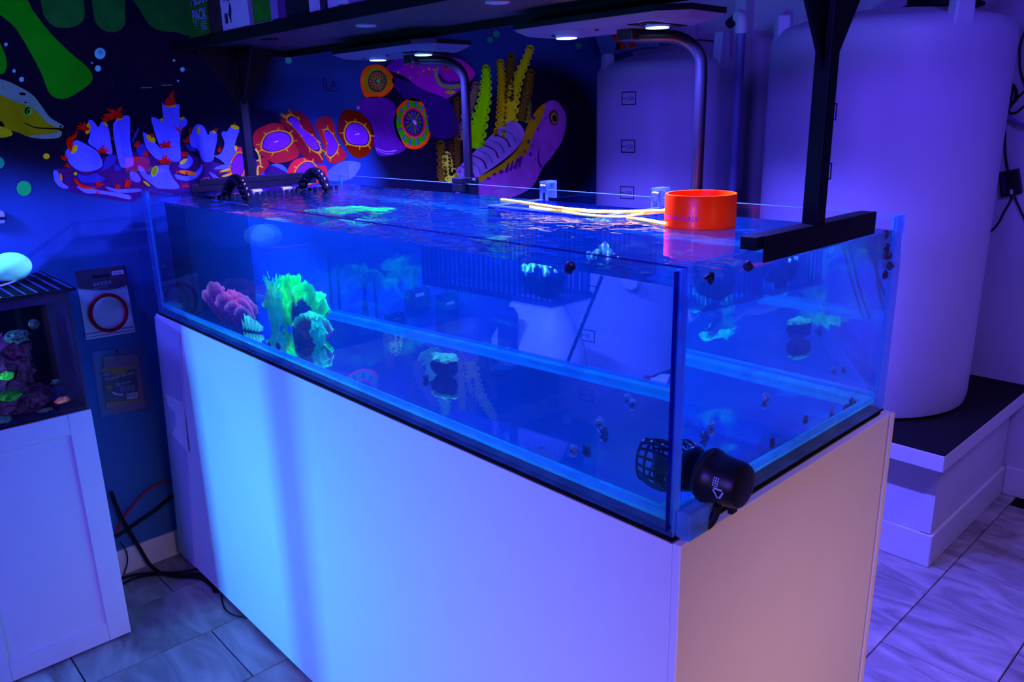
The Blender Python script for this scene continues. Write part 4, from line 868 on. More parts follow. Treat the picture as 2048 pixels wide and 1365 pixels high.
# yellow airline tubing
M_yel = fluo('yellow_tubing', (8.0, 6.0, 0.25), nvar=0.05)
zt = 0.3345
tb = [at(u, v, 'z', z) for u, v, z in [(1003, 400, 0.350), (1040, 405, 0.348), (1080, 411, 0.345), (1130, 418, 0.342), (1190, 423, 0.340), (1250, 424, 0.340), (1300, 423, 0.342), (1340, 421, 0.345)]]
tag(MB().tube([tuple(p) for p in catmull(tb, 5, closed=False)], 0.0036, 10).build('air_tube', M_yel, smooth=True), 'long pale yellow tube lying over the breeder box, open end to the left', 'tube', 'yellow tubes by the orange ring')
tb = [at(u, v, 'z', z) for u, v, z in [(1060, 414, 0.337), (1120, 423, 0.336), (1180, 431, 0.336), (1240, 434, 0.336), (1285, 428, 0.337), (1335, 424, 0.338)]]
tag(MB().tube([tuple(p) for p in catmull(tb, 5, closed=False)], 0.0026, 8).build('air_tube', M_yel, smooth=True), 'thinner yellow tube floating just in front of the long one', 'tube', 'yellow tubes by the orange ring')
tb = [at(u, v, 'z', z) for u, v, z in [(1252, 436, 0.330), (1280, 439, 0.332), (1308, 444, 0.333), (1334, 449, 0.334)]]
tag(MB().tube([tuple(p) for p in catmull(tb, 5, closed=False)], [0.0008 + 0.0030 * min(1, k / 6) for k in range(16)], 8).build('air_tube', M_yel, smooth=True), 'short yellow tube end running into the foot of the orange ring', 'tube', 'yellow tubes by the orange ring')

# ------------------------------------------------------------------ wavemaker pump on the right-hand pane
pm = thing('wavemaker_pump', 'black magnet-held wavemaker pump on the right pane at the near corner', 'pump', (W, 0.075, 0.085))
PY, PZ = 0.066, 0.070
MB().lathe([(0.028, 0.0015), (0.034, 0.003), (0.036, 0.008), (0.0365, 0.015), (0.034, 0.018), (0.0325, 0.032), (0.031, 0.054), (0.028, 0.060), (0.020, 0.062)], (W, PY, PZ), (1, -0.0, 0.0), n=36).build('dry_motor', M_black, pm, smooth=True)
MB().lathe([(0.0355, 0.0), (0.0372, 0.002), (0.0372, 0.005), (0.0355, 0.007)], (W + 0.006, PY, PZ), (1, 0, 0), n=36).build('motor_flange', M_black, pm, smooth=True)
MB().box((W + 0.044, PY - 0.010, PZ - 0.040), (W + 0.052, PY + 0.004, PZ - 0.028)).build('cable_gland', M_black, pm, bevel=0.002)
c = [Vector((W + 0.030, PY - 0.010, PZ - 0.033)), Vector((W + 0.028, PY - 0.012, PZ - 0.048)), Vector((W + 0.021, PY - 0.016, PZ - 0.064)), Vector((W + 0.008, PY - 0.022, PZ - 0.0705))]
MB().tube([tuple(p) for p in catmull(c, 4, closed=False)], 0.0055, 10).build('power_cable', M_rubber, pm, smooth=True)
# recycling triangle and text on the round end of the motor
def ring_pt(a, x, r): return Vector((W + x, PY + r * math.cos(a), PZ + r * math.sin(a)))
ctr_a = -PI / 2 - 0.9
def motor_mark():
    mb = MB(); R0 = 0.0318
    base = math.atan2(CAMP.z - PZ, CAMP.y - PY)   # side turned to the viewer
    a0 = math.pi + 0.12
    def place(u, v): # u along axis, v around
        return ring_pt(a0 + v / R0, 0.043 + u, R0 + 0.0008)
    tri = [(0.0, 0.009), (-0.0085, -0.006), (0.0085, -0.006)]
    for i in range(3):
        p, q = tri[i], tri[(i + 1) % 3]; dx, dy = q[0] - p[0], q[1] - p[1]; l = math.hypot(dx, dy); nx_, ny_ = -dy / l * 0.0012, dx / l * 0.0012
        a_ = (p[0] + dx * 0.1, p[1] + dy * 0.1); b_ = (p[0] + dx * 0.85, p[1] + dy * 0.85)
        mb.add([place(a_[0] + nx_, a_[1] + ny_), place(b_[0] + nx_, b_[1] + ny_), place(b_[0] - nx_, b_[1] - ny_), place(a_[0] - nx_, a_[1] - ny_)], [(0, 1, 2, 3)])
    for r_ in range(3):
        for k in range(4):
            u = 0.011 + r_ * 0.003; v = -0.006 + k * 0.0032
            mb.add([place(u - 0.02, v - 0.014), place(u - 0.02 + 0.0018, v - 0.014), place(u - 0.02 + 0.0018, v - 0.014 + 0.0022), place(u - 0.02, v - 0.014 + 0.0022)], [(0, 1, 2, 3)])
    mb.build('recycling_mark', M_txtlight, pm)
motor_mark()
def wet():
    x0 = W - G - 0.002
    MB().lathe([(0.026, 0), (0.031, -0.004), (0.033, -0.014), (0.031, -0.018)], (x0, PY, PZ), (1, 0, 0), n=28).build('wet_hub', M_glossblack, pm, smooth=True)
    for k in range(16):
        a = 2 * PI * k / 16; pts = []
        for t in range(6):
            x = x0 - 0.016 - t * 0.010; r = 0.031 + 0.004 * math.sin(t / 5 * PI) - 0.002 * (t == 5); pts.append((x, PY + r * math.cos(a), PZ + r * math.sin(a)))
        MB().tube(pts, 0.0022, 6).build('cage_rib', M_glossblack, pm, smooth=True)
    for t in (0.0, 0.018, 0.036, 0.050):
        r = 0.031 + 0.004 * math.sin(t / 0.05 * PI); MB().lathe([(r - 0.002, 0), (r + 0.001, 0), (r + 0.001, 0.003), (r - 0.002, 0.003), (r - 0.002, 0)], (x0 - 0.016 - t, PY, PZ), (-1, 0, 0), n=32, cap=False).build('cage_ring', M_glossblack, pm, smooth=True)
    hub_ = MB().lathe([(0.012, 0), (0.011, -0.03), (0.004, -0.036)], (x0 - 0.018, PY, PZ), (1, 0, 0), n=16).build('rotor_hub', M_glossblack, pm, smooth=True)
    for k in range(3):
        a = 2 * PI * k / 3; d = Vector((0, math.cos(a), math.sin(a))); e = Vector((0.6, -math.sin(a), math.cos(a))).normalized(); c0 = Vector((x0 - 0.038, PY, PZ)) + d * 0.011; c1 = c0 + d * 0.017
        mb = MB(); tck = Vector((0.001, 0, 0)); P_ = [c0 - e * 0.005, c0 + e * 0.005, c1 + e * 0.011, c1 - e * 0.011]; mb.hexa([p - tck for p in P_] + [p + tck for p in P_]); mb.build('rotor_blade', M_glossblack, hub_)
wet()

# ------------------------------------------------------------------ corals and small life
def frill(mb, c, fwd, up, r, n=16, m=7, ruff=0.12, seed=0, curl=0.25, spread=150, th=0.003, rims=None):
    """a fan-shaped plate of coral: grows from c along up, faces fwd, wavy and thickened"""
    fwd = Vector(fwd).normalized(); up = Vector(up); up = (up - fwd * up.dot(fwd)).normalized(); sd = up.cross(fwd)
    base = len(mb.v); front = []; 
    for side in (1, -1):
        for j in range(m + 1):
            t = j / m
            for i in range(n + 1):
                s = i / n; a = math.radians((s - 0.5) * spread); rr = r * t * (0.82 + 0.18 * math.cos(a * 1.2)) * (1 + 0.10 * noise.noise(Vector((s * 5, seed, 0))) + 0.05 * noise.noise(Vector((s * 14, seed, 3))))
                w = ruff * r * t * t * (math.sin(s * 11 + seed) * 0.6 + noise.noise(Vector((s * 9, t * 2, seed * 2.3))))
                p = Vector(c) + up * (rr * math.cos(a)) + sd * (rr * math.sin(a)) + fwd * (w + curl * r * (1 - math.cos(a)) * 0.8 + curl * r * t * t + side * th * 0.5 * (0.35 + 0.65 * (1 - t * 0.5)))
                p += Vector((noise.noise(p * 130), noise.noise(p * 130 + Vector((5, 0, 0))), noise.noise(p * 130 + Vector((0, 9, 0))))) * 0.0018
                mb.v.append(p)
                if rims is not None: rims.append(max(0, (t - 0.84) / 0.16))
    k = (n + 1) * (m + 1)
    for side in (0, 1):
        o = base + side * k
        for j in range(m):
            for i in range(n):
                q = (o + j * (n + 1) + i, o + j * (n + 1) + i + 1, o + (j + 1) * (n + 1) + i + 1, o + (j + 1) * (n + 1) + i)
                mb.f.append(q if side == 0 else q[::-1]); mb.m.append(mb.mi)
    for i in range(n): a = base + m * (n + 1) + i; mb.f.append((a, a + 1, a + k + 1, a + k)); mb.m.append(mb.mi)
def build_rim(mb, rims, name, mat, parent):
    o = mb.build(name, mat, parent, smooth=True)
    at_ = o.data.attributes.new('rim', 'FLOAT', 'POINT')
    for i, r in enumerate(rims): at_.data[i].value = r
    return o
VIEW = Vector((CAMP.x - 0.5, CAMP.y - 0.2, 0)).normalized()
M_purple = fluo('purple_coral_skin', (0.9, 0.10, 0.25), nscale=260, nvar=0.7, bump=1.0, bscale=350, rim=(11, 1.2, 0.7))
M_cyan = fluo('pale_cyan_coral', (1.5, 4.0, 0.8), nscale=120, nvar=0.35, bump=0.8, bscale=200)
M_greenc = fluo('green_coral_skin', (0.3, 3.0, 0.03), nscale=110, nvar=0.5, bump=1.0, bscale=240, rim=(0.8, 8, 0.5))
M_teal = fluo('teal_coral', (0.2, 3.0, 0.5), nscale=140, nvar=0.5, bump=1.0, bscale=220)
M_maroon = fluo('maroon_coral', (0.9, 0.3, 0.16), nscale=120, nvar=0.5, bump=1.0, bscale=200, rim=(0.5, 5, 0.7))
# purple plating coral
pc = thing('plating_coral', 'purple plating coral with pink rims and a pale cyan foot near the front glass', 'coral', (0.43, 0.13, G))
SD = Vector((0.73, 0.68, 0)); random.seed(11)
P0 = Vector((0.415, 0.130, G + 0.004))
for k, (ds, dv, r, tilt, sp) in enumerate([(-0.062, 0.012, 0.118, -0.25, 70), (-0.034, 0.000, 0.092, -0.12, 75), (-0.004, 0.018, 0.100, 0.05, 60), (0.022, 0.006, 0.082, 0.25, 110), (0.030, 0.020, 0.094, 0.32, 90), (0.020, -0.014, 0.062, 0.2, 110), (-0.012, -0.014, 0.074, 0.0, 80)]):
    mb = MB(); rims = []; frill(mb, P0 + SD * ds - VIEW * dv * 1.0, VIEW * 0.9 + Vector((0, 0, 0.25)), Vector((0, 0, 1)) + SD * tilt, r, ruff=0.05, seed=k + 1, spread=sp, curl=-0.12, th=0.005, rims=rims, n=18, m=9)
    build_rim(mb, rims, 'coral_plate', M_purple, pc)
mb = MB(); rims = []
for k in range(6): frill(mb, P0 + SD * (0.012 + 0.011 * k) + VIEW * (0.020 + 0.003 * k), VIEW + Vector((0, 0, 0.4)), Vector((0, 0, 1)) + SD * (0.5 + 0.1 * k), 0.050 - 0.004 * k, ruff=0.12, seed=20 + k, spread=60, curl=-0.2, th=0.006)
mb.build('coral_foot', M_cyan, pc, smooth=True)
M_hollowshade = fluo('dark_hollow_shade', (0.02, 0.05, 0.05), nscale=60, nvar=0.6, bump=1.0, bscale=120)
# big green folded coral
gc = thing('folded_coral', 'large fluorescent green folded coral standing on the aquarium floor', 'coral', (0.55, 0.38, G))
Q0 = Vector((0.552, 0.350, G + 0.003)); VG = Vector((CAMP.x - 0.55, CAMP.y - 0.36, 0)).normalized()
for k, (ds, dv, dz, r, tilt, sp, cu) in enumerate([(-0.020, 0.02, 0.0, 0.135, 0.0, 62, 0.1), (0.030, 0.03, 0.0, 0.112, 0.15, 75, 0.25), (-0.050, 0.00, 0.0, 0.112, -0.20, 62, -0.25), (0.040, -0.005, 0.0, 0.088, 0.10, 80, 0.3),
                                              (0.056, 0.015, 0.0, 0.080, 0.3, 75, 0.3), (0.012, 0.005, 0.035, 0.075, 0.1, 125, 0.5), (-0.056, 0.012, 0.0, 0.074, -0.35, 55, -0.3), (0.034, -0.026, 0.0, 0.058, 0.15, 60, -0.3), (-0.040, -0.020, 0.0, 0.080, -0.12, 42, -0.3), (-0.010, 0.012, 0.062, 0.075, -0.05, 60, 0.3)]):
    mb = MB(); rims = []; frill(mb, Q0 + SD * ds - VG * dv + Vector((0, 0, dz)), VG * 0.9 + Vector((0, 0, 0.45)), Vector((0, 0, 1)) + SD * tilt - VG * 0.12, r, ruff=0.22, seed=40 + k, spread=sp, curl=cu, th=0.010, rims=rims, n=36, m=18)
    build_rim(mb, rims, 'coral_fold', M_greenc, gc)
mb = MB(); blob(mb, Q0 + Vector((0, 0, 0.035)) + SD * 0.004, 0.036, (1.1, 1.0, 1.2), 0.35, 2.2, 9); mb.build('hollow_shade', M_hollowshade, gc, smooth=True)  # dark blob carries the shade of the hollow between the folds
tc_ = thing('tufted_coral', 'teal tufted coral behind the left side of the big green coral', 'coral', (0.50, 0.34, G))
mb = MB(); random.seed(5); c0 = Q0 - SD * 0.085 - VG * 0.02
blob(mb, c0 + Vector((0, 0, 0.055)), 0.045, (0.7, 0.7, 1.35), 0.35, 2.5, 6)
for k in range(60):
    a = random.uniform(0, 2 * PI); h = random.uniform(0.05, 0.125); d = Vector((math.cos(a), math.sin(a), random.uniform(0.3, 1.6))).normalized(); p = c0 + Vector((math.cos(a) * 0.024, math.sin(a) * 0.024, h)); mb.tube([tuple(p), tuple(p + d * 0.010), tuple(p + d * 0.018 + Vector((0, 0, 0.003)))], [0.003, 0.0022, 0.0008], 5)
mb.build('coral_head', M_teal, tc_, smooth=True)
mc = thing('knobbly_coral', 'small maroon and teal knobbly coral in front of the big green coral', 'coral', (0.70, 0.25, G))
m0 = Vector((0.695, 0.262, G + 0.002)); mb = MB(); rims = []
for k in range(5): frill(mb, m0 + SD * (-0.022 + 0.011 * k) - VG * (0.012 - 0.004 * k), VG + Vector((0, 0, 0.3)), Vector((0, 0, 1)) + SD * (-0.25 + 0.14 * k), 0.080 - 0.006 * abs(k - 2), ruff=0.25, seed=60 + k, spread=70, curl=-0.25, th=0.008, rims=rims, n=16, m=8)
build_rim(mb, rims, 'coral_fold', M_maroon, mc)
mb = MB(); blob(mb, m0 + Vector((0, 0, 0.030)) + VG * 0.010 + SD * 0.006, 0.026, (1, 1, 1.2), 0.45, 3, 15); mb.build('coral_core', M_teal, mc, smooth=True)
M_gold = fluo('teal_gold_crust', (0.6, 1.6, 0.22), nscale=70, nvar=0.8, bump=1.0, bscale=140)
bc = thing('rock_plug', 'round dark rock crusted with teal and gold coral, alone mid-floor', 'rock', (1.115, 0.335, G))
mb = MB(); blob(mb, (1.115, 0.335, G + 0.022), 0.030, (1.15, 1.15, 0.75), 0.22, 2, 21); mb.build('rock_body', M_rockdark, bc, smooth=True)
mb = MB(); rims = []
for k in range(7):
    a = 2 * PI * k / 7; blob(mb, (1.115 + 0.020 * math.cos(a), 0.335 + 0.020 * math.sin(a), G + 0.040 + 0.003 * math.sin(k * 2)), 0.013, (1.3, 1.3, 0.5), 0.4, 3, 30 + k, 2)
blob(mb, (1.115, 0.335, G + 0.040), 0.014, (1.3, 1.3, 0.5), 0.4, 3, 38, 2); mb.build('coral_crust', M_gold, bc, smooth=True)

M_snail = pmat('dark_snail_shell', (0.05, 0.03, 0.06), 0.4, nscale=200, nvar=0.5); M_snailp = pmat('pale_snail_shell', (0.45, 0.40, 0.45), 0.45, nscale=250, nvar=0.6)
def snail(m):
    o = bpy.data.objects.new('snail', None); COL.objects.link(o); o.empty_display_size = 0.01
    mb = MB(); pts = []; rr = []
    for k in range(44):
        t = k / 43; a = t * 2 * PI * 3.2; r = 0.0058 * (1 - t) ** 1.1; pts.append((r * math.cos(a), r * math.sin(a), 0.004 + 0.0125 * t ** 0.9)); rr.append(0.0044 * (1 - t) + 0.0004)
    mb.tube(pts, rr, 7).build('shell', m, o, smooth=True)
    MB().ball((0.003, 0, 0.0022), 0.0045, 8, 6, (1.3, 0.9, 0.5)).build('foot', M_rubber, o, smooth=True)
    return o
sn = [snail(M_snail), snail(M_snailp)]; used = [False, False]
def put(kind, loc, label, rot=(0, 0, 0), sc=1.0):
    if not used[kind]: o = sn[kind]; used[kind] = True
    else:
        o = sn[kind].copy(); COL.objects.link(o)
        for ch in sn[kind].children: c = ch.copy(); COL.objects.link(c); c.parent = o
    tag(o, label, 'snail', 'snails in the big aquarium'); o.location = loc; o.rotation_euler = rot; o.scale = (sc,) * 3; return o
F0 = G + 0.0004
put(0, (1.113, 0.252, F0), 'dark snail on the aquarium floor just below the round crusted rock', (0, 0.4, 1))
put(1, (1.482, 0.520, F0), 'pale pointed snail, the farther of the touching pair towards the rear glass', (0.3, 0.3, 0.5), 1.0)
put(1, (1.507, 0.498, F0), 'pale pointed snail, the nearer of the touching pair towards the rear glass', (-0.2, 0.3, 2), 0.9)
put(1, (1.527, 0.327, F0), 'pale cone-shaped snail standing beside a round dark one mid-floor', (0.1, 0.2, 3), 1.0)
put(0, (1.556, 0.282, F0), 'round dark snail in front of the pale cone-shaped one mid-floor', (0.6, 0.2, 1), 1.1)
put(1, (1.564, 0.144, F0), 'mottled snail left of a redder one near the front glass', (0.5, 0.9, 1), 0.95)
put(0, (1.585, 0.168, F0), 'reddish dark snail right of the mottled one near the front glass', (0.2, 0.6, 2), 0.95)
put(0, (1.733, 0.338, F0), 'lone dark snail close to the right pane', (0.2, 0.8, 2), 0.8)
put(0, (1.699, 0.468, F0), 'reddish snail between the right pane and the pale pair', (1.0, 0.8, 2), 0.9)
put(1, (1.742, 0.530, F0), 'mottled pale snail on the floor by the right pane, well back', (0.5, 0.2, 2), 0.9)
put(0, (1.757, 0.575, F0), 'brown snail lying on its side near the far right corner', (1.4, 0.4, 0.7), 0.9)
put(0, (1.765, 0.600, F0), 'small black snail in the far right bottom corner, the nearer of two', (0.4, 0.2, 0.7), 0.7)
put(0, (1.745, 0.604, F0), 'small black snail in the far right bottom corner, the farther of two', (0.4, 0.2, 2.7), 0.8)
put(0, (0.644, 0.108, F0), 'dark ring-mouthed snail in front of the green coral, the right one of a pair', (1.2, 0.2, 0.2), 0.9)
put(0, (0.618, 0.082, F0), 'dark ring-mouthed snail in front of the green coral, the left one of a pair', (1.2, 0.2, 0.8), 0.8)
put(0, (1.632, G + 0.001, 0.331), 'black snail clinging to the front pane at the water line', (-PI / 2, 0.3, 0), 1.0)
put(0, (W - G - 0.001, 0.089, 0.328), 'pointed black snail on the right pane close to the near corner', (0, -PI / 2, 0.8), 0.9)
put(0, (W - G - 0.001, 0.172, 0.333), 'small black snail under the end of the black foot bar', (0, -PI / 2, 2.0), 0.8)
for k, z in enumerate((0.322, 0.300, 0.288, 0.268, 0.252)):
    put(k % 2 == 9, (W - G - 0.001, 0.620 + 0.006 * (k % 2), z), ['topmost snail in the column', 'second snail down in the column', 'middle snail in the column', 'fourth snail down in the column', 'lowest snail in the column'][k] + ' in the far upper right corner', (0, -PI / 2, 1.3 * k), 0.9)
# ------------------------------------------------------------------ packages hung on the wall
def flat_on_wall(px, x0=WX + 0.001): return [at(u, v, 'x', x0) for u, v in px]
def slab_on_wall(px, th, x0=WX + 0.001):
    a = flat_on_wall(px, x0); b = [p + Vector((th, 0, 0)) for p in a]; n = len(a); mb = MB()
    mb.add(a + b, [tuple(reversed(range(n))), tuple(range(n, 2 * n))] + [(i, (i + 1) % n, (i + 1) % n + n, i + n) for i in range(n)]); return mb
M_navycard = pmat('dark_plum_card', (0.10, 0.04, 0.10), 0.45, nvar=0.1); M_palecard = pmat('pale_blue_card', (0.75, 0.75, 0.95), 0.5, nscale=6, nvar=0.12)
M_red = fluo('dark_red_plastic', (0.55, 0.01, 0.03), nvar=0.1)
pk = thing('holder_package', 'hanging card pack with a dark red hoop under a black header on the blue wall', 'package', at(210, 605, 'x', WX))
slab_on_wall([(150, 543), (246, 531), (270, 664), (172, 680)], 0.004).build('backing_card', M_palecard, pk)
hd = [(149, 543), (247, 531), (255, 570), (235, 577), (212, 580), (185, 580), (156, 578)]
hdr = slab_on_wall(hd, 0.001, WX + 0.0053).build('header', M_navycard, pk)
slab_on_wall([(184, 552), (218, 548), (219, 554), (185, 557)], 0.0004, WX + 0.0065).build('hang_slot', M_ink, pk)
stk = slab_on_wall([(223, 543), (246, 540), (248, 548), (224, 551)], 0.0004, WX + 0.0065).build('price_sticker', M_card, pk)
ydw = (at(249, 560, 'x', WX) - at(187, 572, 'x', WX)); xdw = (at(223, 569, 'x', WX) - at(188, 573, 'x', WX)); XD = (0, 1, 0.02); ZD = (0, 0, 1)
text_mesh('printed_text', '$14.99', 0.008, at(227, 549, 'x', WX + 0.0070), XD, ZD, M_ink, stk)
text_mesh('printed_text', 'BREZA', 0.0135, at(187, 573, 'x', WX + 0.0066), XD, ZD, pmat('silver_print', (0.45, 0.5, 0.75), 0.5), hdr, xscale=1.3)
text_mesh('printed_text', 'Magnetic holder', 0.006, at(186, 579, 'x', WX + 0.0066), XD, ZD, MATS['silver_print'], hdr, xscale=1.1)
cxp, cyp = 217, 626
ringp = [at(cxp + 36 * math.cos(t), cyp + 36 * math.sin(t), 'x', WX + 0.014) for t in [2 * PI * k / 36 for k in range(36)]]
def loop_tube(pts, r, n=10):
    mb = MB(); N_ = len(pts); vs_ = []
    for i, p in enumerate(pts):
        d = (pts[(i + 1) % N_] - pts[i - 1]).normalized(); u = Vector((1, 0, 0)); w = d.cross(u).normalized()
        for k in range(n): a = 2 * PI * k / n; vs_.append(p + (u * math.cos(a) + w * math.sin(a)) * r)
    fs = [(i * n + k, i * n + (k + 1) % n, ((i + 1) % N_) * n + (k + 1) % n, ((i + 1) % N_) * n + k) for i in range(N_) for k in range(n)]
    mb.add(vs_, fs); return mb
loop_tube(ringp, 0.0055).build('hoop', M_red, pk, smooth=True)
MB().tube([at(209, 592, 'x', WX + 0.014), at(208, 587, 'x', WX + 0.014)], 0.003, 8).build('hoop_tab', M_red, pk, smooth=True)
for (a, b, c, d) in [((170, 668), (268, 652), (268, 655), (170, 671)), ((171, 675), (269, 659), (269, 661), (171, 677))]: slab_on_wall([a, b, c, d], 0.0004, WX + 0.0052).build('printed_stripe', M_lilac, pk)
sw = thing('seaweed_packet', 'clear zip bag of seaweed sheets with a dark printed label, lower on the blue wall', 'package', at(240, 765, 'x', WX))
M_seaw = pmat('dried_seaweed', (0.30, 0.14, 0.22), 0.7, nscale=60, nvar=0.4, bump=0.4); M_label = pmat('navy_label', (0.012, 0.015, 0.06), 0.5); M_gold2 = fluo('gold_print', (0.5, 0.27, 0.02), nvar=0.05)
slab_on_wall([(205, 713), (270, 707), (276, 720), (290, 815), (228, 828), (224, 818), (212, 818)], 0.008).build('seaweed_sheets', M_seaw, sw)
lbl = slab_on_wall([(203, 738), (270, 731), (279, 800), (213, 809)], 0.0006, WX + 0.0092).build('label', M_label, sw)
slab_on_wall([(203, 738), (270, 731), (271, 736), (256, 739), (250, 749), (238, 752), (226, 750), (219, 742), (204, 744)], 0.0003, WX + 0.0099).build('label_band', M_gold2, lbl); slab_on_wall([(212, 807), (279, 798), (280, 803), (213, 812)], 0.0003, WX + 0.0099).build('label_band', M_gold2, lbl)
text_mesh('printed_text', 'Premium Seaweed', 0.0115, at(211, 762, 'x', WX + 0.0100), (0, 1, 0.03), ZD, M_card, lbl)
text_mesh('printed_text', '100% Pure', 0.0072, at(241, 770, 'x', WX + 0.0100), (0, 1, 0.03), ZD, M_card, lbl)
slab_on_wall(ell(236, 770, 4.5, 4.5, 0, 14), 0.0003, WX + 0.0099).build('printed_badge', M_lilac, lbl)
for k in range(3): slab_on_wall([(240, 774 + k * 4), (270, 770 + k * 4), (270, 771.5 + k * 4), (240, 775.5 + k * 4)], 0.0003, WX + 0.0099).build('print_line', M_lilac, lbl)
slab_on_wall([(222, 783), (232, 786), (240, 789), (246, 787), (245, 793), (238, 791), (228, 790)], 0.0003, WX + 0.0099).build('printed_fish', M_palecard, lbl); slab_on_wall(ell(218, 776, 7, 5, -20, 14), 0.0003, WX + 0.0099).build('printed_picture', M_gold2, lbl)
slab_on_wall([(206, 752), (208, 748), (218, 746), (222, 751)], 0.0003, WX + 0.0099).build('printed_roof', M_lilac, lbl)
a0, a1 = at(254, 799, 'x', WX), at(276, 796, 'x', WX); slab_on_wall([(253, 788), (275, 784), (276, 796), (254, 800)], 0.0003, WX + 0.0099).build('barcode_field', M_card, lbl)
mb = MB()
for k in range(9):
    p = at(255 + k * 2.2, 797 - k * 0.35, 'x', WX + 0.0103); q = at(254.5 + k * 2.2, 789 - k * 0.35, 'x', WX + 0.0103); mb.add([p, p + Vector((0, 0.0015, 0)), q + Vector((0, 0.0015, 0)), q], [(0, 1, 2, 3)])
mb.build('barcode', M_ink, lbl)
slab_on_wall([(216, 797), (237, 794), (238, 803), (217, 806)], 0.0003, WX + 0.0099).build('print_block', M_navycard, lbl)
slab_on_wall([(182, 704), (280, 692), (298, 818), (226, 826), (200, 835)], 0.0135, WX + 0.0005).build('bag', M_bag, sw)
slab_on_wall(ell(234, 704, 3, 3, 0, 12), 0.0004, WX + 0.0145).build('hang_hole', M_ink, sw)

# ------------------------------------------------------------------ left cabinet with the small tank
XC, YC = 0.183, -0.266; CT = -0.184
cb = thing('small_cabinet', 'white cabinet with a framed panel door under the small dark tank', 'cabinet', ((WX + XC) / 2, -0.6, ZF))
YL = -1.05
MB().box((WX + 0.013, YL, ZF + 0.002), (XC - 0.019, YC, CT)).build('carcass', M_white, cb, bevel=0.001)
zt, zb_ = CT + 0.001, ZF + 0.006; fw = 0.056; xf0, xf1 = XC - 0.018, XC
dr = MB().box((xf0, YC - fw, zb_), (xf1, YC, zt)).build('door_stile', M_white, cb, bevel=0.001)
MB().box((xf0, YL, zb_), (xf1, YL + fw, zt)).build('door_stile', M_white, cb, bevel=0.001)
for y in (-0.59,): MB().box((xf0, y - 0.028, zb_), (xf1, y + 0.028, zt)).build('door_stile', M_white, cb, bevel=0.001)
for (ya, yb_) in ((-0.562, YC - fw), (YL + fw, -0.618)):
    MB().box((xf0, ya + 0.0006, zt - fw), (xf1 - 0.0004, yb_ - 0.0006, zt - 0.0004)).build('door_rail', M_white, cb, bevel=0.001)
    MB().box((xf0, ya + 0.0006, zb_ + 0.0004), (xf1 - 0.0004, yb_ - 0.0006, zb_ + fw)).build('door_rail', M_white, cb, bevel=0.001)
    MB().box((xf0, ya, zb_ + fw), (xf1 - 0.009, yb_, zt - fw)).build('door_panel', M_white, cb)
# small tank
nt_ = thing('nano_tank', 'small dark-backed tank of rock and corals on the left cabinet', 'aquarium', (0, -0.6, CT))
ZT0, ZT1 = CT + 0.004, 0.136; YN = -0.268; XN = 0.178
MB().box((WX + 0.014, YL + 0.02, CT + 0.0012), (XN, YN, ZT0)).build('base_pane', M_glossblack, nt_)
mb = MB().box((XN - 0.006, YL + 0.02, ZT0), (XN, YN - 0.006, ZT1)); mb.m = [2, 2, 2, 0, 2, 1]; mb.build('glass_pane', [M_pane, M_inner, M_black], nt_)
M_smoke = pmat('dark_plum_side', (0.035, 0.012, 0.07), 0.3)
MB().box((WX + 0.02, YN - 0.006, ZT0), (XN, YN, ZT1)).build('side_pane', M_smoke, nt_); MB().box((WX + 0.014, YL + 0.02, ZT0), (WX + 0.02, YN, ZT1)).build('back_pane', M_mat, nt_)
MB().box((WX + 0.02, YN - 0.07, ZT0), (WX + 0.10, YN - 0.006, ZT1 - 0.02)).build('filter_chamber', M_black, nt_)
MB().box((XN - 0.0005, YL + 0.02, ZT1 - 0.026), (XN + 0.0006, YN - 0.004, ZT1 - 0.002)).build('rim_band', M_smoke, nt_)
tag(MB().box((WX + 0.022, YL + 0.022, ZT0), (XN - 0.0065, YN - 0.007, ZT0 + 0.006)).build('gravel_bed', fluo('dark_sand', (0.02, 0.03, 0.08), nscale=400, nvar=0.9, bump=1, bscale=300), nt_), kind='stuff')
# lid of egg crate
ld = thing('mesh_lid', 'black mesh lid lying on top of the small tank', 'lid', (0, -0.6, ZT1))
lx0, lx1, ly1 = WX + 0.02, 0.200, -0.258; zl = ZT1 + 0.001
mb = MB()
for k in range(30): y = ly1 - 0.004 - k * 0.0255; mb.box((lx0, y - 0.0009, zl), (lx1, y + 0.0009, zl + 0.007))
mb.build('lid_bars', M_lidbar if False else pmat('glossy_lid_bars', (0.08, 0.12, 0.35), 0.12, spec=1.0), ld)
mb = MB()
for k in range(58): x = lx0 + 0.003 + k * (lx1 - lx0 - 0.006) / 57; mb.box((x - 0.0008, ly1 - 0.78, zl), (x + 0.0008, ly1, zl + 0.0035))
tag(mb.build('lid_mesh', M_blackmetal, ld), kind='stuff')
for a, b in (((lx1 - 0.002, ly1 - 0.78, zl), (lx1 + 0.002, ly1 + 0.002, zl + 0.0075)), ((lx0, ly1 - 0.001, zl), (lx1, ly1 + 0.003, zl + 0.0075))): MB().box(a, b).build('lid_frame', M_blackmetal, ld)
bp = at(20, 553, 'z', zl + 0.008); BR_ = 0.044
bc_ = Vector((0.045, 0, 0)); e = at(21, 530, 'x', -0.02)
tag(MB().ball((-0.02, e.y, zl + 0.0075 + 0.038), 0.043, 32, 20, (1, 1.12, 0.88)).build('white_float', fluo('white_float_plastic', (0.8, 4.5, 1.0), nvar=0.02), smooth=True), 'smooth white egg-shaped ball lying on the black mesh lid', 'ball')
ho = thing('tube_loop', 'pale clear tube lying across the mesh lid in front of the white ball', 'tube', at(0, 570, 'z', zl + 0.01))
cc = [at(u, v, 'z', zl + 0.0105) for u, v in [(-60, 563), (-20, 562), (10, 560), (30, 557), (44, 556), (34, 561), (15, 568), (-10, 574), (-60, 580)]]
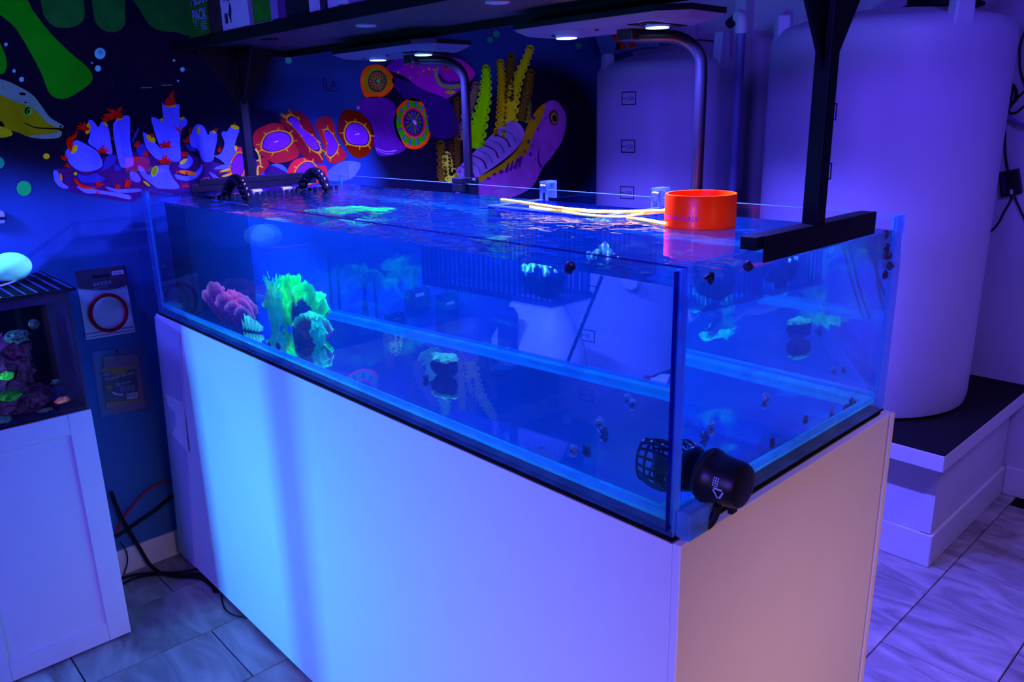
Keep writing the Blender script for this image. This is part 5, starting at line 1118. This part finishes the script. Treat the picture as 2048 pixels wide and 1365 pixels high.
MB().tube([tuple(p) for p in catmull(cc, 4, closed=False)], 0.0024, 8).build('tube', M_pvc, ho, smooth=True)
wl = thing('lamp_bracket', 'small white bracket on the blue wall at the left edge', 'bracket', at(0, 435, 'x', WX))
slab_on_wall([(-30, 424), (3, 421), (7, 427), (7, 446), (-30, 448)], 0.02).build('bracket_body', M_pvc, wl, bevel=0.003); slab_on_wall([(-30, 434), (8, 433), (8, 438), (-30, 440)], 0.0225).build('bracket_slot', M_ink, wl)
# rockwork in the small tank
M_rockp = fluo('purple_coralline_rock', (0.25, 0.08, 0.11), nscale=70, nvar=0.8, bump=1.0, bscale=110)
rw = thing('live_rock', 'tall purple rockwork column inside the small tank', 'rock', (0.09, -0.40, ZT0 + 0.006))
for k, (u, v, x, r, sc) in enumerate([(35, 700, 0.085, 0.030, (1, 1, 1.3)), (30, 735, 0.085, 0.036, (1, 1.1, 1.2)), (15, 775, 0.080, 0.044, (1, 1.3, 1)), (35, 800, 0.085, 0.050, (1, 1.5, 0.7)), (5, 815, 0.085, 0.06, (1, 1.4, 0.6)), (50, 790, 0.070, 0.030, (1, 1.2, 0.8)), (62, 787, 0.07, 0.018, (1, 1.4, 0.7)), (-10, 740, 0.07, 0.06, (1, 1, 1.3))]):
    p = at(u, v, 'x', x); p.z = max(p.z, ZT0 + 0.008 + r * sc[2] * 0.8); mb = MB(); blob(mb, p, r, sc, 0.5, 2.4, 50 + k); mb.build('rock_lobe', M_rockp, rw, smooth=True)
def sc_coral(name, label, cat, u, v, x, r, sc, m, seed, amp=0.4, grp=None):
    p = at(u, v, 'x', x); o = MB(); blob(o, p, r, sc, amp, 3.0, seed, 3); return tag(o.build(name, m, smooth=True), label, cat, grp)
M_tealdot = fluo('speckled_teal_polyps', (0.15, 0.30, 0.16), nscale=240, nvar=1.0, bump=1, bscale=200); M_greendot = fluo('green_polyps', (0.08, 0.55, 0.03), nscale=90, nvar=0.9, bump=1, bscale=160)
sc_coral('mushroom_coral', 'speckled teal cap coral on top of the purple rock column', 'coral', 33, 674, 0.10, 0.026, (1, 1.05, 0.62), M_tealdot, 71)
sc_coral('polyp_coral', 'large green polyp clump at the foot of the purple rock column', 'coral', 20, 792, 0.142, 0.024, (0.8, 1.0, 0.55), M_greendot, 72)
sc_coral('polyp_coral', 'small bright green coral half way up the purple rock column', 'coral', 14, 752, 0.142, 0.013, (0.8, 1.1, 0.8), fluo('bright_green_polyps', (0.2, 1.8, 0.08), nvar=0.5, bump=1), 73)
sc_coral('snail', 'round blue-grey snail stuck high inside the small tank', 'snail', 68, 649, 0.06, 0.013, (0.6, 1, 1), M_tealdot, 74, 0.2)
sc_coral('snail', 'faint blue-grey snail low inside the small tank behind the pink coral', 'snail', 112, 766, 0.02, 0.012, (1, 1, 0.8), M_tealdot, 75, 0.2)
sc_coral('frag_coral', 'pink and cream coral chip on the floor of the small tank', 'coral', 125, 801, 0.135, 0.014, (0.8, 1.2, 0.6), fluo('pink_cream_coral', (2.5, 1.0, 0.25), nscale=120, nvar=0.8, bump=1, bscale=200), 76)
sc_coral('frag_coral', 'flat teal coral chip near the middle of the small tank floor', 'coral', 89, 821, 0.150, 0.013, (0.8, 1.4, 0.35), M_tealdot, 77)
sc_coral('frag_coral', 'teal coral at the lower left of the small tank floor', 'coral', 3, 842, 0.150, 0.020, (0.8, 1.2, 0.5), M_tealdot, 78)

# ------------------------------------------------------------------ cables on the floor between the cabinets
def cable(label, pts, r, m=M_rubber, name='cable', grp=None, n=4):
    P_ = [p if isinstance(p, Vector) else Vector(p) for p in pts]
    return tag(MB().tube([tuple(p) for p in catmull(P_, n, closed=False)], r, 7).build(name, m, smooth=True), label, 'cable', grp)
def fz(u, v, z=0.006): return at(u, v, 'z', ZF + z)
def wz(u, v, d=0.01): return at(u, v, 'x', WX + d)
cable('thick black cable bundle hanging down the blue wall onto the tiles', [wz(222, 985, 0.02), wz(240, 1030, 0.02), wz(258, 1062, 0.02), wz(280, 1098, 0.03), fz(300, 1130, 0.02), fz(325, 1148), fz(360, 1152), fz(400, 1150), fz(430, 1168), fz(455, 1188)], 0.006)
cable('second black cable running along the floor from the left cabinet to the stand', [fz(235, 1160), fz(270, 1150), fz(310, 1146), fz(350, 1146, 0.014), fz(390, 1140, 0.012), fz(420, 1133, 0.01)], 0.0045)
cable('third black cable lying lowest on the tiles by the left cabinet', [fz(240, 1172), fz(270, 1157, 0.004), fz(315, 1150, 0.016), fz(355, 1155, 0.006), fz(400, 1158), fz(425, 1175), fz(440, 1182)], 0.0038)
cable('black corrugated cable rising across the blue wall to the right', [wz(230, 1075), wz(255, 1060), wz(280, 1042), wz(310, 1022), wz(330, 1005), wz(352, 988)], 0.0055)
cable('dark red cable arching across the blue wall', [wz(232, 1068, 0.02), wz(242, 1045, 0.02), wz(262, 1015, 0.02), wz(290, 985, 0.02), wz(320, 968, 0.02), wz(350, 964, 0.02)], 0.0035, M_red)
cable('thin black cord looping against the baseboard beside the left cabinet', [wz(240, 1085, 0.022), wz(252, 1102, 0.022), wz(255, 1125, 0.022), wz(248, 1150, 0.022)], 0.002)
cable('thin black cord looping out over the tiles under the stand', [fz(425, 1165), fz(428, 1185), fz(442, 1183), fz(444, 1200), fz(450, 1218), fz(465, 1230), fz(490, 1236), fz(515, 1235)], 0.0026)
cable('short black cord knotted at the foot of the stand', [fz(405, 1140, 0.01), fz(420, 1150, 0.016), fz(428, 1170, 0.01), fz(440, 1178, 0.006), fz(450, 1182)], 0.004)

# ------------------------------------------------------------------ pedestal with the two big storage tanks
pd = thing('tank_plinth', 'white boxed plinth with a black deck carrying the two storage tanks', 'plinth', (0.8, 2.0, ZF))
PXR, PYF = 1.628, 1.680; SLT, SLB = -0.440, -0.495; SXR, SYF = 1.676, 1.561
M_plinth = pmat('white_painted_board', (0.70, 0.68, 0.76), 0.6, nvar=0.05)
PXL = 0.62
MB().box((PXL, PYF, ZF + 0.0005), (PXR, YB - 0.016, SLB - 0.0005)).build('body', M_plinth, pd)
MB().box((PXR - 0.028, PYF - 0.004, ZF + 0.112), (PXR + 0.003, PYF, SLB - 0.0005)).build('corner_trim', M_plinth, pd)
MB().box((PXL, SYF, SLB), (SXR, YB - 0.001, SLT - 0.003)).build('slab', M_plinth, pd, bevel=0.003)
MB().box((PXL, SYF + 0.002, SLT - 0.003), (SXR - 0.002, YB - 0.001, SLT)).build('deck', M_slabtop, pd)
MB().box((PXL, PYF - 0.014, ZF + 0.0005), (PXR + 0.013, PYF - 0.0045, ZF + 0.110)).build('plinth_board', M_trim, pd, bevel=0.003)
MB().box((PXR + 0.0005, PYF - 0.0044, ZF + 0.0005), (PXR + 0.013, YB - 0.016, ZF + 0.110)).build('plinth_board', M_trim, pd, bevel=0.003)
def cyl_tank(c, R, ztop, label, marks, a_mark, lugs, z0=SLT + 0.0005):
    o = thing('storage_tank', label, 'storage tank', (c[0], c[1], z0))
    s = R * 0.16
    prof = [(R * 0.93, 0), (R * 0.985, 0.012), (R, 0.04), (R, ztop - z0 - s * 1.1)] + [(R - s * (1 - math.cos(t)), ztop - z0 - s * 1.1 + s * math.sin(t)) for t in (0.3, 0.6, 0.9, 1.2, 1.45)] + [(R * 0.6, ztop - z0 + 0.018), (R * 0.3, ztop - z0 + 0.030), (0.01, ztop - z0 + 0.032)]
    MB().lathe(prof, (c[0], c[1], z0), n=72).build('tank_body', M_tankpoly, o, smooth=True)
    for a, h in lugs:
        d = Vector((math.cos(a), math.sin(a), 0)); t = Vector((-d.y, d.x, 0)); p = Vector((c[0], c[1], ztop)) + d * (R - 0.035); wv = 0.028
        mb = MB(); mb.hexa([p + t * wv * q_ + d * (0.034 * r_ - 0.004) + Vector((0, 0, zz)) for zz, k_ in ((-0.10, 1.3), (h, 0.8)) for q_, r_ in ((-k_, -0.2), (k_, -0.2), (k_, 1), (-k_, 1))]); mb.build('lifting_lug', M_tankpoly, o, bevel=0.006)
    for txt, z in marks:
        mb = MB(); Rm = R + 0.0006
        def P_(s_, zz): a = a_mark + s_ / R; return Vector((c[0] + Rm * math.cos(a), c[1] + Rm * math.sin(a), zz))
        w, h, t_ = 0.066, 0.050, 0.004
        def rect(s0, s1, za, zb2):
            n = max(1, int((s1 - s0) / 0.02) + 1)
            for i in range(n):
                a_, b_ = s0 + (s1 - s0) * i / n, s0 + (s1 - s0) * (i + 1) / n
                mb.add([P_(a_, za), P_(b_, za), P_(b_, zb2), P_(a_, zb2)], [(0, 1, 2, 3)])
        rect(0, w, z, z + t_); rect(0, w, z + h - t_, z + h); rect(0, t_, z, z + h); rect(w - t_, w, z, z + h); rect(t_, 0.022, z + h / 2 - 0.0015, z + h / 2 + 0.0015)
        gm_ = mb.build('gallon_mark', M_ink, o)
        tx = text_mesh('gallon_number', txt, 0.022, (0, 0, 0), (1, 0, 0), (0, 1, 0), M_ink, gm_, extrude=0)
        for v in tx.data.vertices: v.co = P_(0.024 + v.co.x, z + 0.016 + v.co.y)
    return o
C1 = (1.215, 1.980); R1 = 0.362; C2 = (0.325, 2.020); R2 = 0.291
def ang(c, R, u, v, ztest):
    best = None
    for k in range(720):
        a = 2 * PI * k / 720; p = Vector((c[0] + R * math.cos(a), c[1] + R * math.sin(a), ztest)) - CAMP
        if p.x * math.cos(a) + p.y * math.sin(a) > 0: continue
        uu = 1024 + FPX * p.dot(RIGHT) / p.dot(FWD)
        if best is None or abs(uu - u) < best[0]: best = (abs(uu - u), a)
    return best[1]
cyl_tank(C1, R1, 0.800, 'large milky white upright storage tank beside the right end of the aquarium', [('150', 0.50), ('125', 0.325), ('100', 0.15)], ang(C1, R1, 1632, 180, 0.5) , [(ang(C1, R1, 1560, 70, 0.8) - 0.15, 0.03), (ang(C1, R1, 1935, 30, 0.8), 0.10)])
cyl_tank(C2, R2, 0.735, 'smaller milky white storage tank farther back, left of the blue pipe', [('150', 0.565), ('125', 0.385), ('100', 0.205), ('75', 0.02), ('50', -0.16), ('25', -0.34)], ang(C2, R2, 1243, 200, 0.5), [(ang(C2, R2, 1203, 100, 0.7), 0.03), (ang(C2, R2, 1452, 90, 0.7), 0.09)], z0=ZF + 0.001)
# things on the big tank: ring lid and a cable
lc = at(1946, 22, 'z', 0.845); lc = Vector((C1[0] + 0.04, C1[1] + 0.12, 0.835))
o = thing('ring_lid', 'black ribbed ring lid on top of the large white storage tank', 'lid', (1.335, 2.07, 0.832))
MB().lathe([(0.115, 0), (0.120, 0.003), (0.120, 0.010), (0.100, 0.012), (0.096, 0.034), (0.085, 0.036)], (1.335, 2.07, 0.8325), n=40).build('lid', M_rubber, o, smooth=True)
for k in range(20): a = 2 * PI * k / 20; MB().box((-0.002, -0.002, 0), (0.002, 0.002, 0.022)).build('grip_rib', M_rubber, o).location = Vector((1.335 + 0.098 * math.cos(a), 2.07 + 0.098 * math.sin(a), 0.8445))
cable('black hose lying over the top of the large white storage tank', [at(u, v, 'y', 1.93) for u, v in [(1735, 30), (1770, 22), (1810, 18), (1845, 19), (1858, 22)]], 0.004)
# blue pipe with white elbow
bpp = thing('water_pipe', 'upright blue pipe with a white elbow between the two storage tanks', 'pipe', (0.74, 1.88, SLT))
p0, p1 = at(1483, 60, 'y', 1.88), at(1470, 395, 'y', 1.88)
MB().tube([(p0.x, 1.88, SLT + 0.001), (p0.x, 1.88, p0.z)], 0.016, 16).build('pipe', M_pipe, bpp, smooth=True)
cc = [Vector((p0.x, 1.88, p0.z - 0.012)), Vector((p0.x, 1.88, p0.z + 0.02)), Vector((p0.x - 0.006, 1.885, p0.z + 0.040)), Vector((p0.x - 0.025, 1.895, p0.z + 0.050))]
MB().tube([tuple(p) for p in catmull(cc, 5, closed=False)], 0.0225, 16).build('elbow', M_pvc, bpp, smooth=True)
MB().tube([(p0.x - 0.024, 1.895, p0.z + 0.048), (p0.x - 0.075, 1.92, p0.z + 0.030)], 0.018, 14).build('hose_end', M_glossblack, bpp, smooth=True)
# bag and boxes behind the smaller tank
M_str = fluo('orange_stripe', (1.8, 0.06, 0.02), nvar=0.1)
bg = thing('striped_bag', 'white bag with orange stripes on top of the smaller storage tank', 'bag', (0.10, 2.10, 0.765))
def quad_y(px, y, th=0.004):
    a = [at(u, v, 'y', y) for u, v in px]; b = [p + Vector((0, th, 0)) for p in a]; n = len(a); mb = MB()
    mb.add(a + b, [tuple(range(n)), tuple(reversed(range(n, 2 * n)))] + [(i, n + i, n + (i + 1) % n, (i + 1) % n) for i in range(n)]); return mb
quad_y([(1185, 62), (1298, 55), (1300, 94), (1240, 103), (1200, 108)], 2.100, 0.07).build('bag_body', pmat('pale_bag', (0.25, 0.35, 0.6), 0.6), bg, bevel=0.008)
for px_ in ([(1221, 67), (1236, 62), (1254, 97), (1242, 99)], [(1246, 60), (1258, 58), (1273, 93), (1260, 96)], [(1268, 58), (1281, 58), (1281, 82), (1277, 85)]): quad_y(px_, 2.0985, 0.001).build('stripe', M_str, bg)
quad_y([(1233, 85), (1241, 88), (1240, 99), (1230, 102)], 2.0985, 0.001).build('dark_patch', M_ink, bg)
wb = thing('wall_box', 'square white box with a round dial on the back wall behind the smaller storage tank', 'box', at(1330, 85, 'y', 2.39))
quad_y([(1309, 52), (1385, 46), (1385, 82), (1309, 87)], 2.360, 0.035).build('box_body', M_trim, wb, bevel=0.004)
c = at(1325, 68, 'y', 2.358); loop = [Vector((c.x + 0.018 * math.cos(t), 2.358, c.z + 0.018 * math.sin(t))) for t in [2 * PI * k / 20 for k in range(20)]]
mb = MB(); vs_ = [p for p in loop] + [Vector((c.x + (p.x - c.x) * 0.8, 2.358, c.z + (p.z - c.z) * 0.8)) for p in loop]; mb.add(vs_, [(i, (i + 1) % 20, 20 + (i + 1) % 20, 20 + i) for i in range(20)]); mb.build('dial', M_ink, wb)
cable('thin dark cable along the back wall under the white box', [at(u, v, 'y', 2.395) for u, v in [(1306, 90), (1340, 84), (1400, 80), (1450, 86)]], 0.003)
tag(MB().box((0.42, YB - 0.06, 0.2), (0.47, YB - 0.0005, 1.9)).build('trim_1', M_trim), kind='structure')

# power adapter and cables on the back wall at the right
YW = YB - 0.022
ad = thing('power_adapter', 'black power adapter hanging on the wall at the right edge', 'adapter', at(2020, 370, 'y', YB))
quad_y([(1996, 345), (2036, 337), (2043, 387), (2001, 396)], YW, 0.021).build('adapter_body', M_black, ad, bevel=0.003)
quad_y([(2001, 350), (2009, 348), (2014, 388), (2006, 390)], YW - 0.0008, 0.0006).build('ribbed_label', M_smoke, ad); quad_y([(2020, 380), (2025, 379), (2026, 388), (2021, 389)], YW - 0.0008, 0.0006).build('tiny_label', M_card, ad)
def yw(u, v, d=0.008): return at(u, v, 'y', YB - d)
cable('black cord rising from the adapter to the coil above', [yw(2016, 340), yw(2011, 310), yw(2010, 270), yw(2011, 240), yw(2016, 222), yw(2032, 200), yw(2050, 182)], 0.0035)
cable('black cord leaving the adapter downwards to the left', [yw(2023, 392), yw(2021, 402), yw(2008, 425), yw(1998, 445), yw(1982, 463), yw(1970, 470)], 0.0035)
cable('black cord leaving the adapter downwards to the right', [yw(2028, 392), yw(2035, 408), yw(2044, 428), yw(2060, 460)], 0.0035)
for k in range(3): pass
cable('coiled black cord hung on the wall beside the large storage tank', [yw(2013, 216), yw(2026, 208), yw(2032, 190), yw(2030, 174), yw(2023, 170), yw(2020, 185), yw(2024, 205), yw(2034, 198), yw(2033, 180), yw(2026, 172), yw(2024, 190), yw(2018, 222), yw(2030, 226), yw(2044, 216), yw(2060, 200)], 0.0034)
cable('thin black cord at the top right edge of the wall', [yw(2052, 60), yw(2041, 90), yw(2040, 130), yw(2046, 158), yw(2060, 190)], 0.003)
cable('blue hose curving off to the right behind the large tank', [yw(2008, 226, 0.02), yw(2025, 240, 0.02), yw(2045, 250, 0.02), yw(2070, 256, 0.02)], 0.007, M_pipe)
tag(MB().box((1.66, YB - 0.004, -0.45), (1.72, YB - 0.0005, 1.9)).build('trim_2', pmat('pale_wall_strip', (0.8, 0.78, 0.84), 0.6)), kind='structure')

# ------------------------------------------------------------------ things seen through the tank: behind its rear glass
bgs = thing('salt_bag', 'white sack with a dark lettered panel seen through the water behind the aquarium', 'sack', (0.28, 1.50, ZF))
def sack(c, w, d, h, m, parent):
    mb = MB(); n = 20; k = 10; vs_ = []
    for j in range(k + 1):
        t = j / k; f = (1 - 0.35 * max(0, (t - 0.8) / 0.2)) * (0.92 + 0.1 * math.sin(t * PI)); 
        for i in range(n):
            a = 2 * PI * i / n; ca, sa = math.cos(a), math.sin(a); ex = 0.55
            x = w / 2 * f * math.copysign(abs(ca) ** ex, ca); y = d / 2 * f * math.copysign(abs(sa) ** ex, sa) * (1 - 0.6 * max(0, (t - 0.85) / 0.15))
            q_ = Vector((x, y, h * t)); q_ += Vector((noise.noise(q_ * 14 + Vector((c[0], 0, 0))), noise.noise(q_ * 14 + Vector((0, 7, 0))), 0)) * 0.012; vs_.append(q_ + Vector(c))
    fs = [(j * n + i, j * n + (i + 1) % n, (j + 1) * n + (i + 1) % n, (j + 1) * n + i) for j in range(k) for i in range(n)] + [tuple(reversed(range(n))), tuple(range(k * n, (k + 1) * n))]
    mb.add(vs_, fs); return mb.build('sack_body', m, parent, smooth=True)
#SACKPOS
c0 = Vector((0.42, 1.40, ZF))
sack(c0, 0.34, 0.20, 0.775, pmat('white_woven_sack', (0.55, 0.55, 0.65), 0.7, bump=0.3, bscale=40), bgs)
yf = c0.y - 0.112
mb = MB(); pp = [(-0.045, 0.40), (0.045, 0.40), (0.060, 0.74), (0.040, 0.765), (-0.02, 0.765), (-0.035, 0.73)]; vs_ = [(c0.x - 0.04 + x, yf, ZF + z) for x, z in pp]; vs2 = [(v[0], yf + 0.003, v[2]) for v in vs_]; n = len(pp)
mb.add(vs_ + vs2, [tuple(range(n)), tuple(reversed(range(n, 2 * n)))] + [(i, n + i, n + (i + 1) % n, (i + 1) % n) for i in range(n)]); mb.build('printed_panel', pmat('navy_print', (0.02, 0.02, 0.14), 0.5), bgs)
text_mesh('panel_text', 'OSSA', 0.050, (c0.x - 0.018, yf - 0.0012, ZF + 0.50), (0, 0, 1), (-1, 0, 0), M_card, bgs, extrude=0.0002)
# black pole leaning in front of the smaller storage tank
tag(MB().tube([(0.410, 1.265, ZF + 0.007), (0.684, 1.265, -0.248), (0.815, 1.265, 0.055)], 0.0055, 8).build('leaning_pole', M_rubber, smooth=True), 'thin dark pole leaning behind the aquarium, seen through the water', 'pole')
# white threaded bulkhead on the smaller tank
bh = thing('bulkhead_fitting', 'white threaded fitting on the smaller storage tank, seen through the water', 'fitting', (0.51, 1.74, -0.10))
ax_f = Vector((0.51 - C2[0], 1.787 - C2[1], 0)).normalized(); pb = Vector((C2[0], C2[1], -0.085)) + ax_f * (R2 + 0.001)
MB().lathe([(0.034, 0), (0.034, 0.010), (0.026, 0.012)], pb, ax_f, n=20).build('flange', M_pvc, bh, smooth=True)
prof = []
for k in range(5): prof += [(0.020, 0.012 + k * 0.009), (0.024, 0.015 + k * 0.009), (0.020, 0.019 + k * 0.009)]
MB().lathe(prof, pb, ax_f, n=20).build('threaded_stub', M_pvc, bh, smooth=True)
# white bottle lying on the deck
bt = thing('bottle', 'white bottle with a dark band lying on the plinth, seen through the water', 'bottle', (0.80, 1.66, SLT))
q0, q1 = Vector((0.70, 1.66, SLT + 0.034)), Vector((0.90, 1.70, SLT + 0.034)); dq = (q1 - q0).normalized()
MB().lathe([(0.012, 0), (0.012, 0.02), (0.030, 0.045), (0.033, 0.06), (0.033, 0.185), (0.030, 0.19)], q0, dq, n=24).build('bottle_body', M_pvc, bt, smooth=True)
MB().lathe([(0.0336, 0.085), (0.0336, 0.125)], q0, dq, n=24, cap=False).build('dark_band', pmat('navy_band', (0.02, 0.03, 0.2), 0.5), bt, smooth=True)
MB().lathe([(0.016, -0.012), (0.016, 0.012)], q0, dq, n=16).build('cap', M_red, bt, smooth=True)
# adapters and cords on the mural wall behind the tank
def wbox(label, y0, y1, z0, z1, d, lab):
    o = thing('power_adapter', label, 'adapter', (WX, (y0 + y1) / 2, z0)); MB().box((WX + 0.0005, y0, z0), (WX + d, y1, z1)).build('adapter_body', M_black, o, bevel=0.004)
    MB().box((WX + d, y0 + 0.02, z1 - lab[1] - lab[0]), (WX + d + 0.0008, y0 + 0.02 + (y1 - y0) * 0.45, z1 - lab[1])).build('pale_label', M_card, o); return o
wbox('black adapter with a pale label on the wall, seen through the water, the left one', 1.280, 1.365, -0.215, -0.120, 0.045, (0.014, 0.012))
wbox('taller black adapter on the wall, seen through the water, right of the labelled one', 1.420, 1.500, -0.330, -0.165, 0.045, (0.010, 0.030))
wbox('low black box on the wall, seen through the water, below the crossed cords', 1.190, 1.262, -0.275, -0.200, 0.03, (0.001, 0.02))
def wc(pts, label, r=0.0038): cable(label, [Vector((WX + 0.008, y, z)) for y, z in pts], r)
wc([(0.985, -0.30), (0.988, -0.10), (0.990, 0.06), (1.000, 0.100), (1.012, 0.085), (1.018, 0.02), (1.016, -0.12), (1.016, -0.30)], 'dark cord hanging in a narrow loop on the wall, seen through the water', 0.0045)
wc([(1.115, 0.130), (1.085, 0.085), (1.085, 0.05), (1.105, -0.01), (1.112, -0.09), (1.120, -0.18), (1.135, -0.30)], 'dark cord crossing another on the wall, seen through the water, bowed left at the top', 0.0045)
wc([(1.128, 0.140), (1.132, 0.06), (1.124, -0.04), (1.112, -0.12), (1.102, -0.20), (1.098, -0.30)], 'dark straight cord crossing the bowed one on the wall, seen through the water', 0.0045)
wc([(1.150, 0.13), (1.152, -0.02), (1.156, -0.14), (1.158, -0.34)], 'dark cord hanging straight right of the crossed pair, seen through the water', 0.004)
wc([(1.325, -0.118), (1.322, -0.04), (1.312, 0.10)], 'dark cord rising from the left wall adapter, seen through the water', 0.0045)
wc([(1.470, -0.163), (1.462, -0.10), (1.420, -0.02), (1.405, 0.08)], 'dark cord rising from the taller wall adapter, seen through the water', 0.0045)
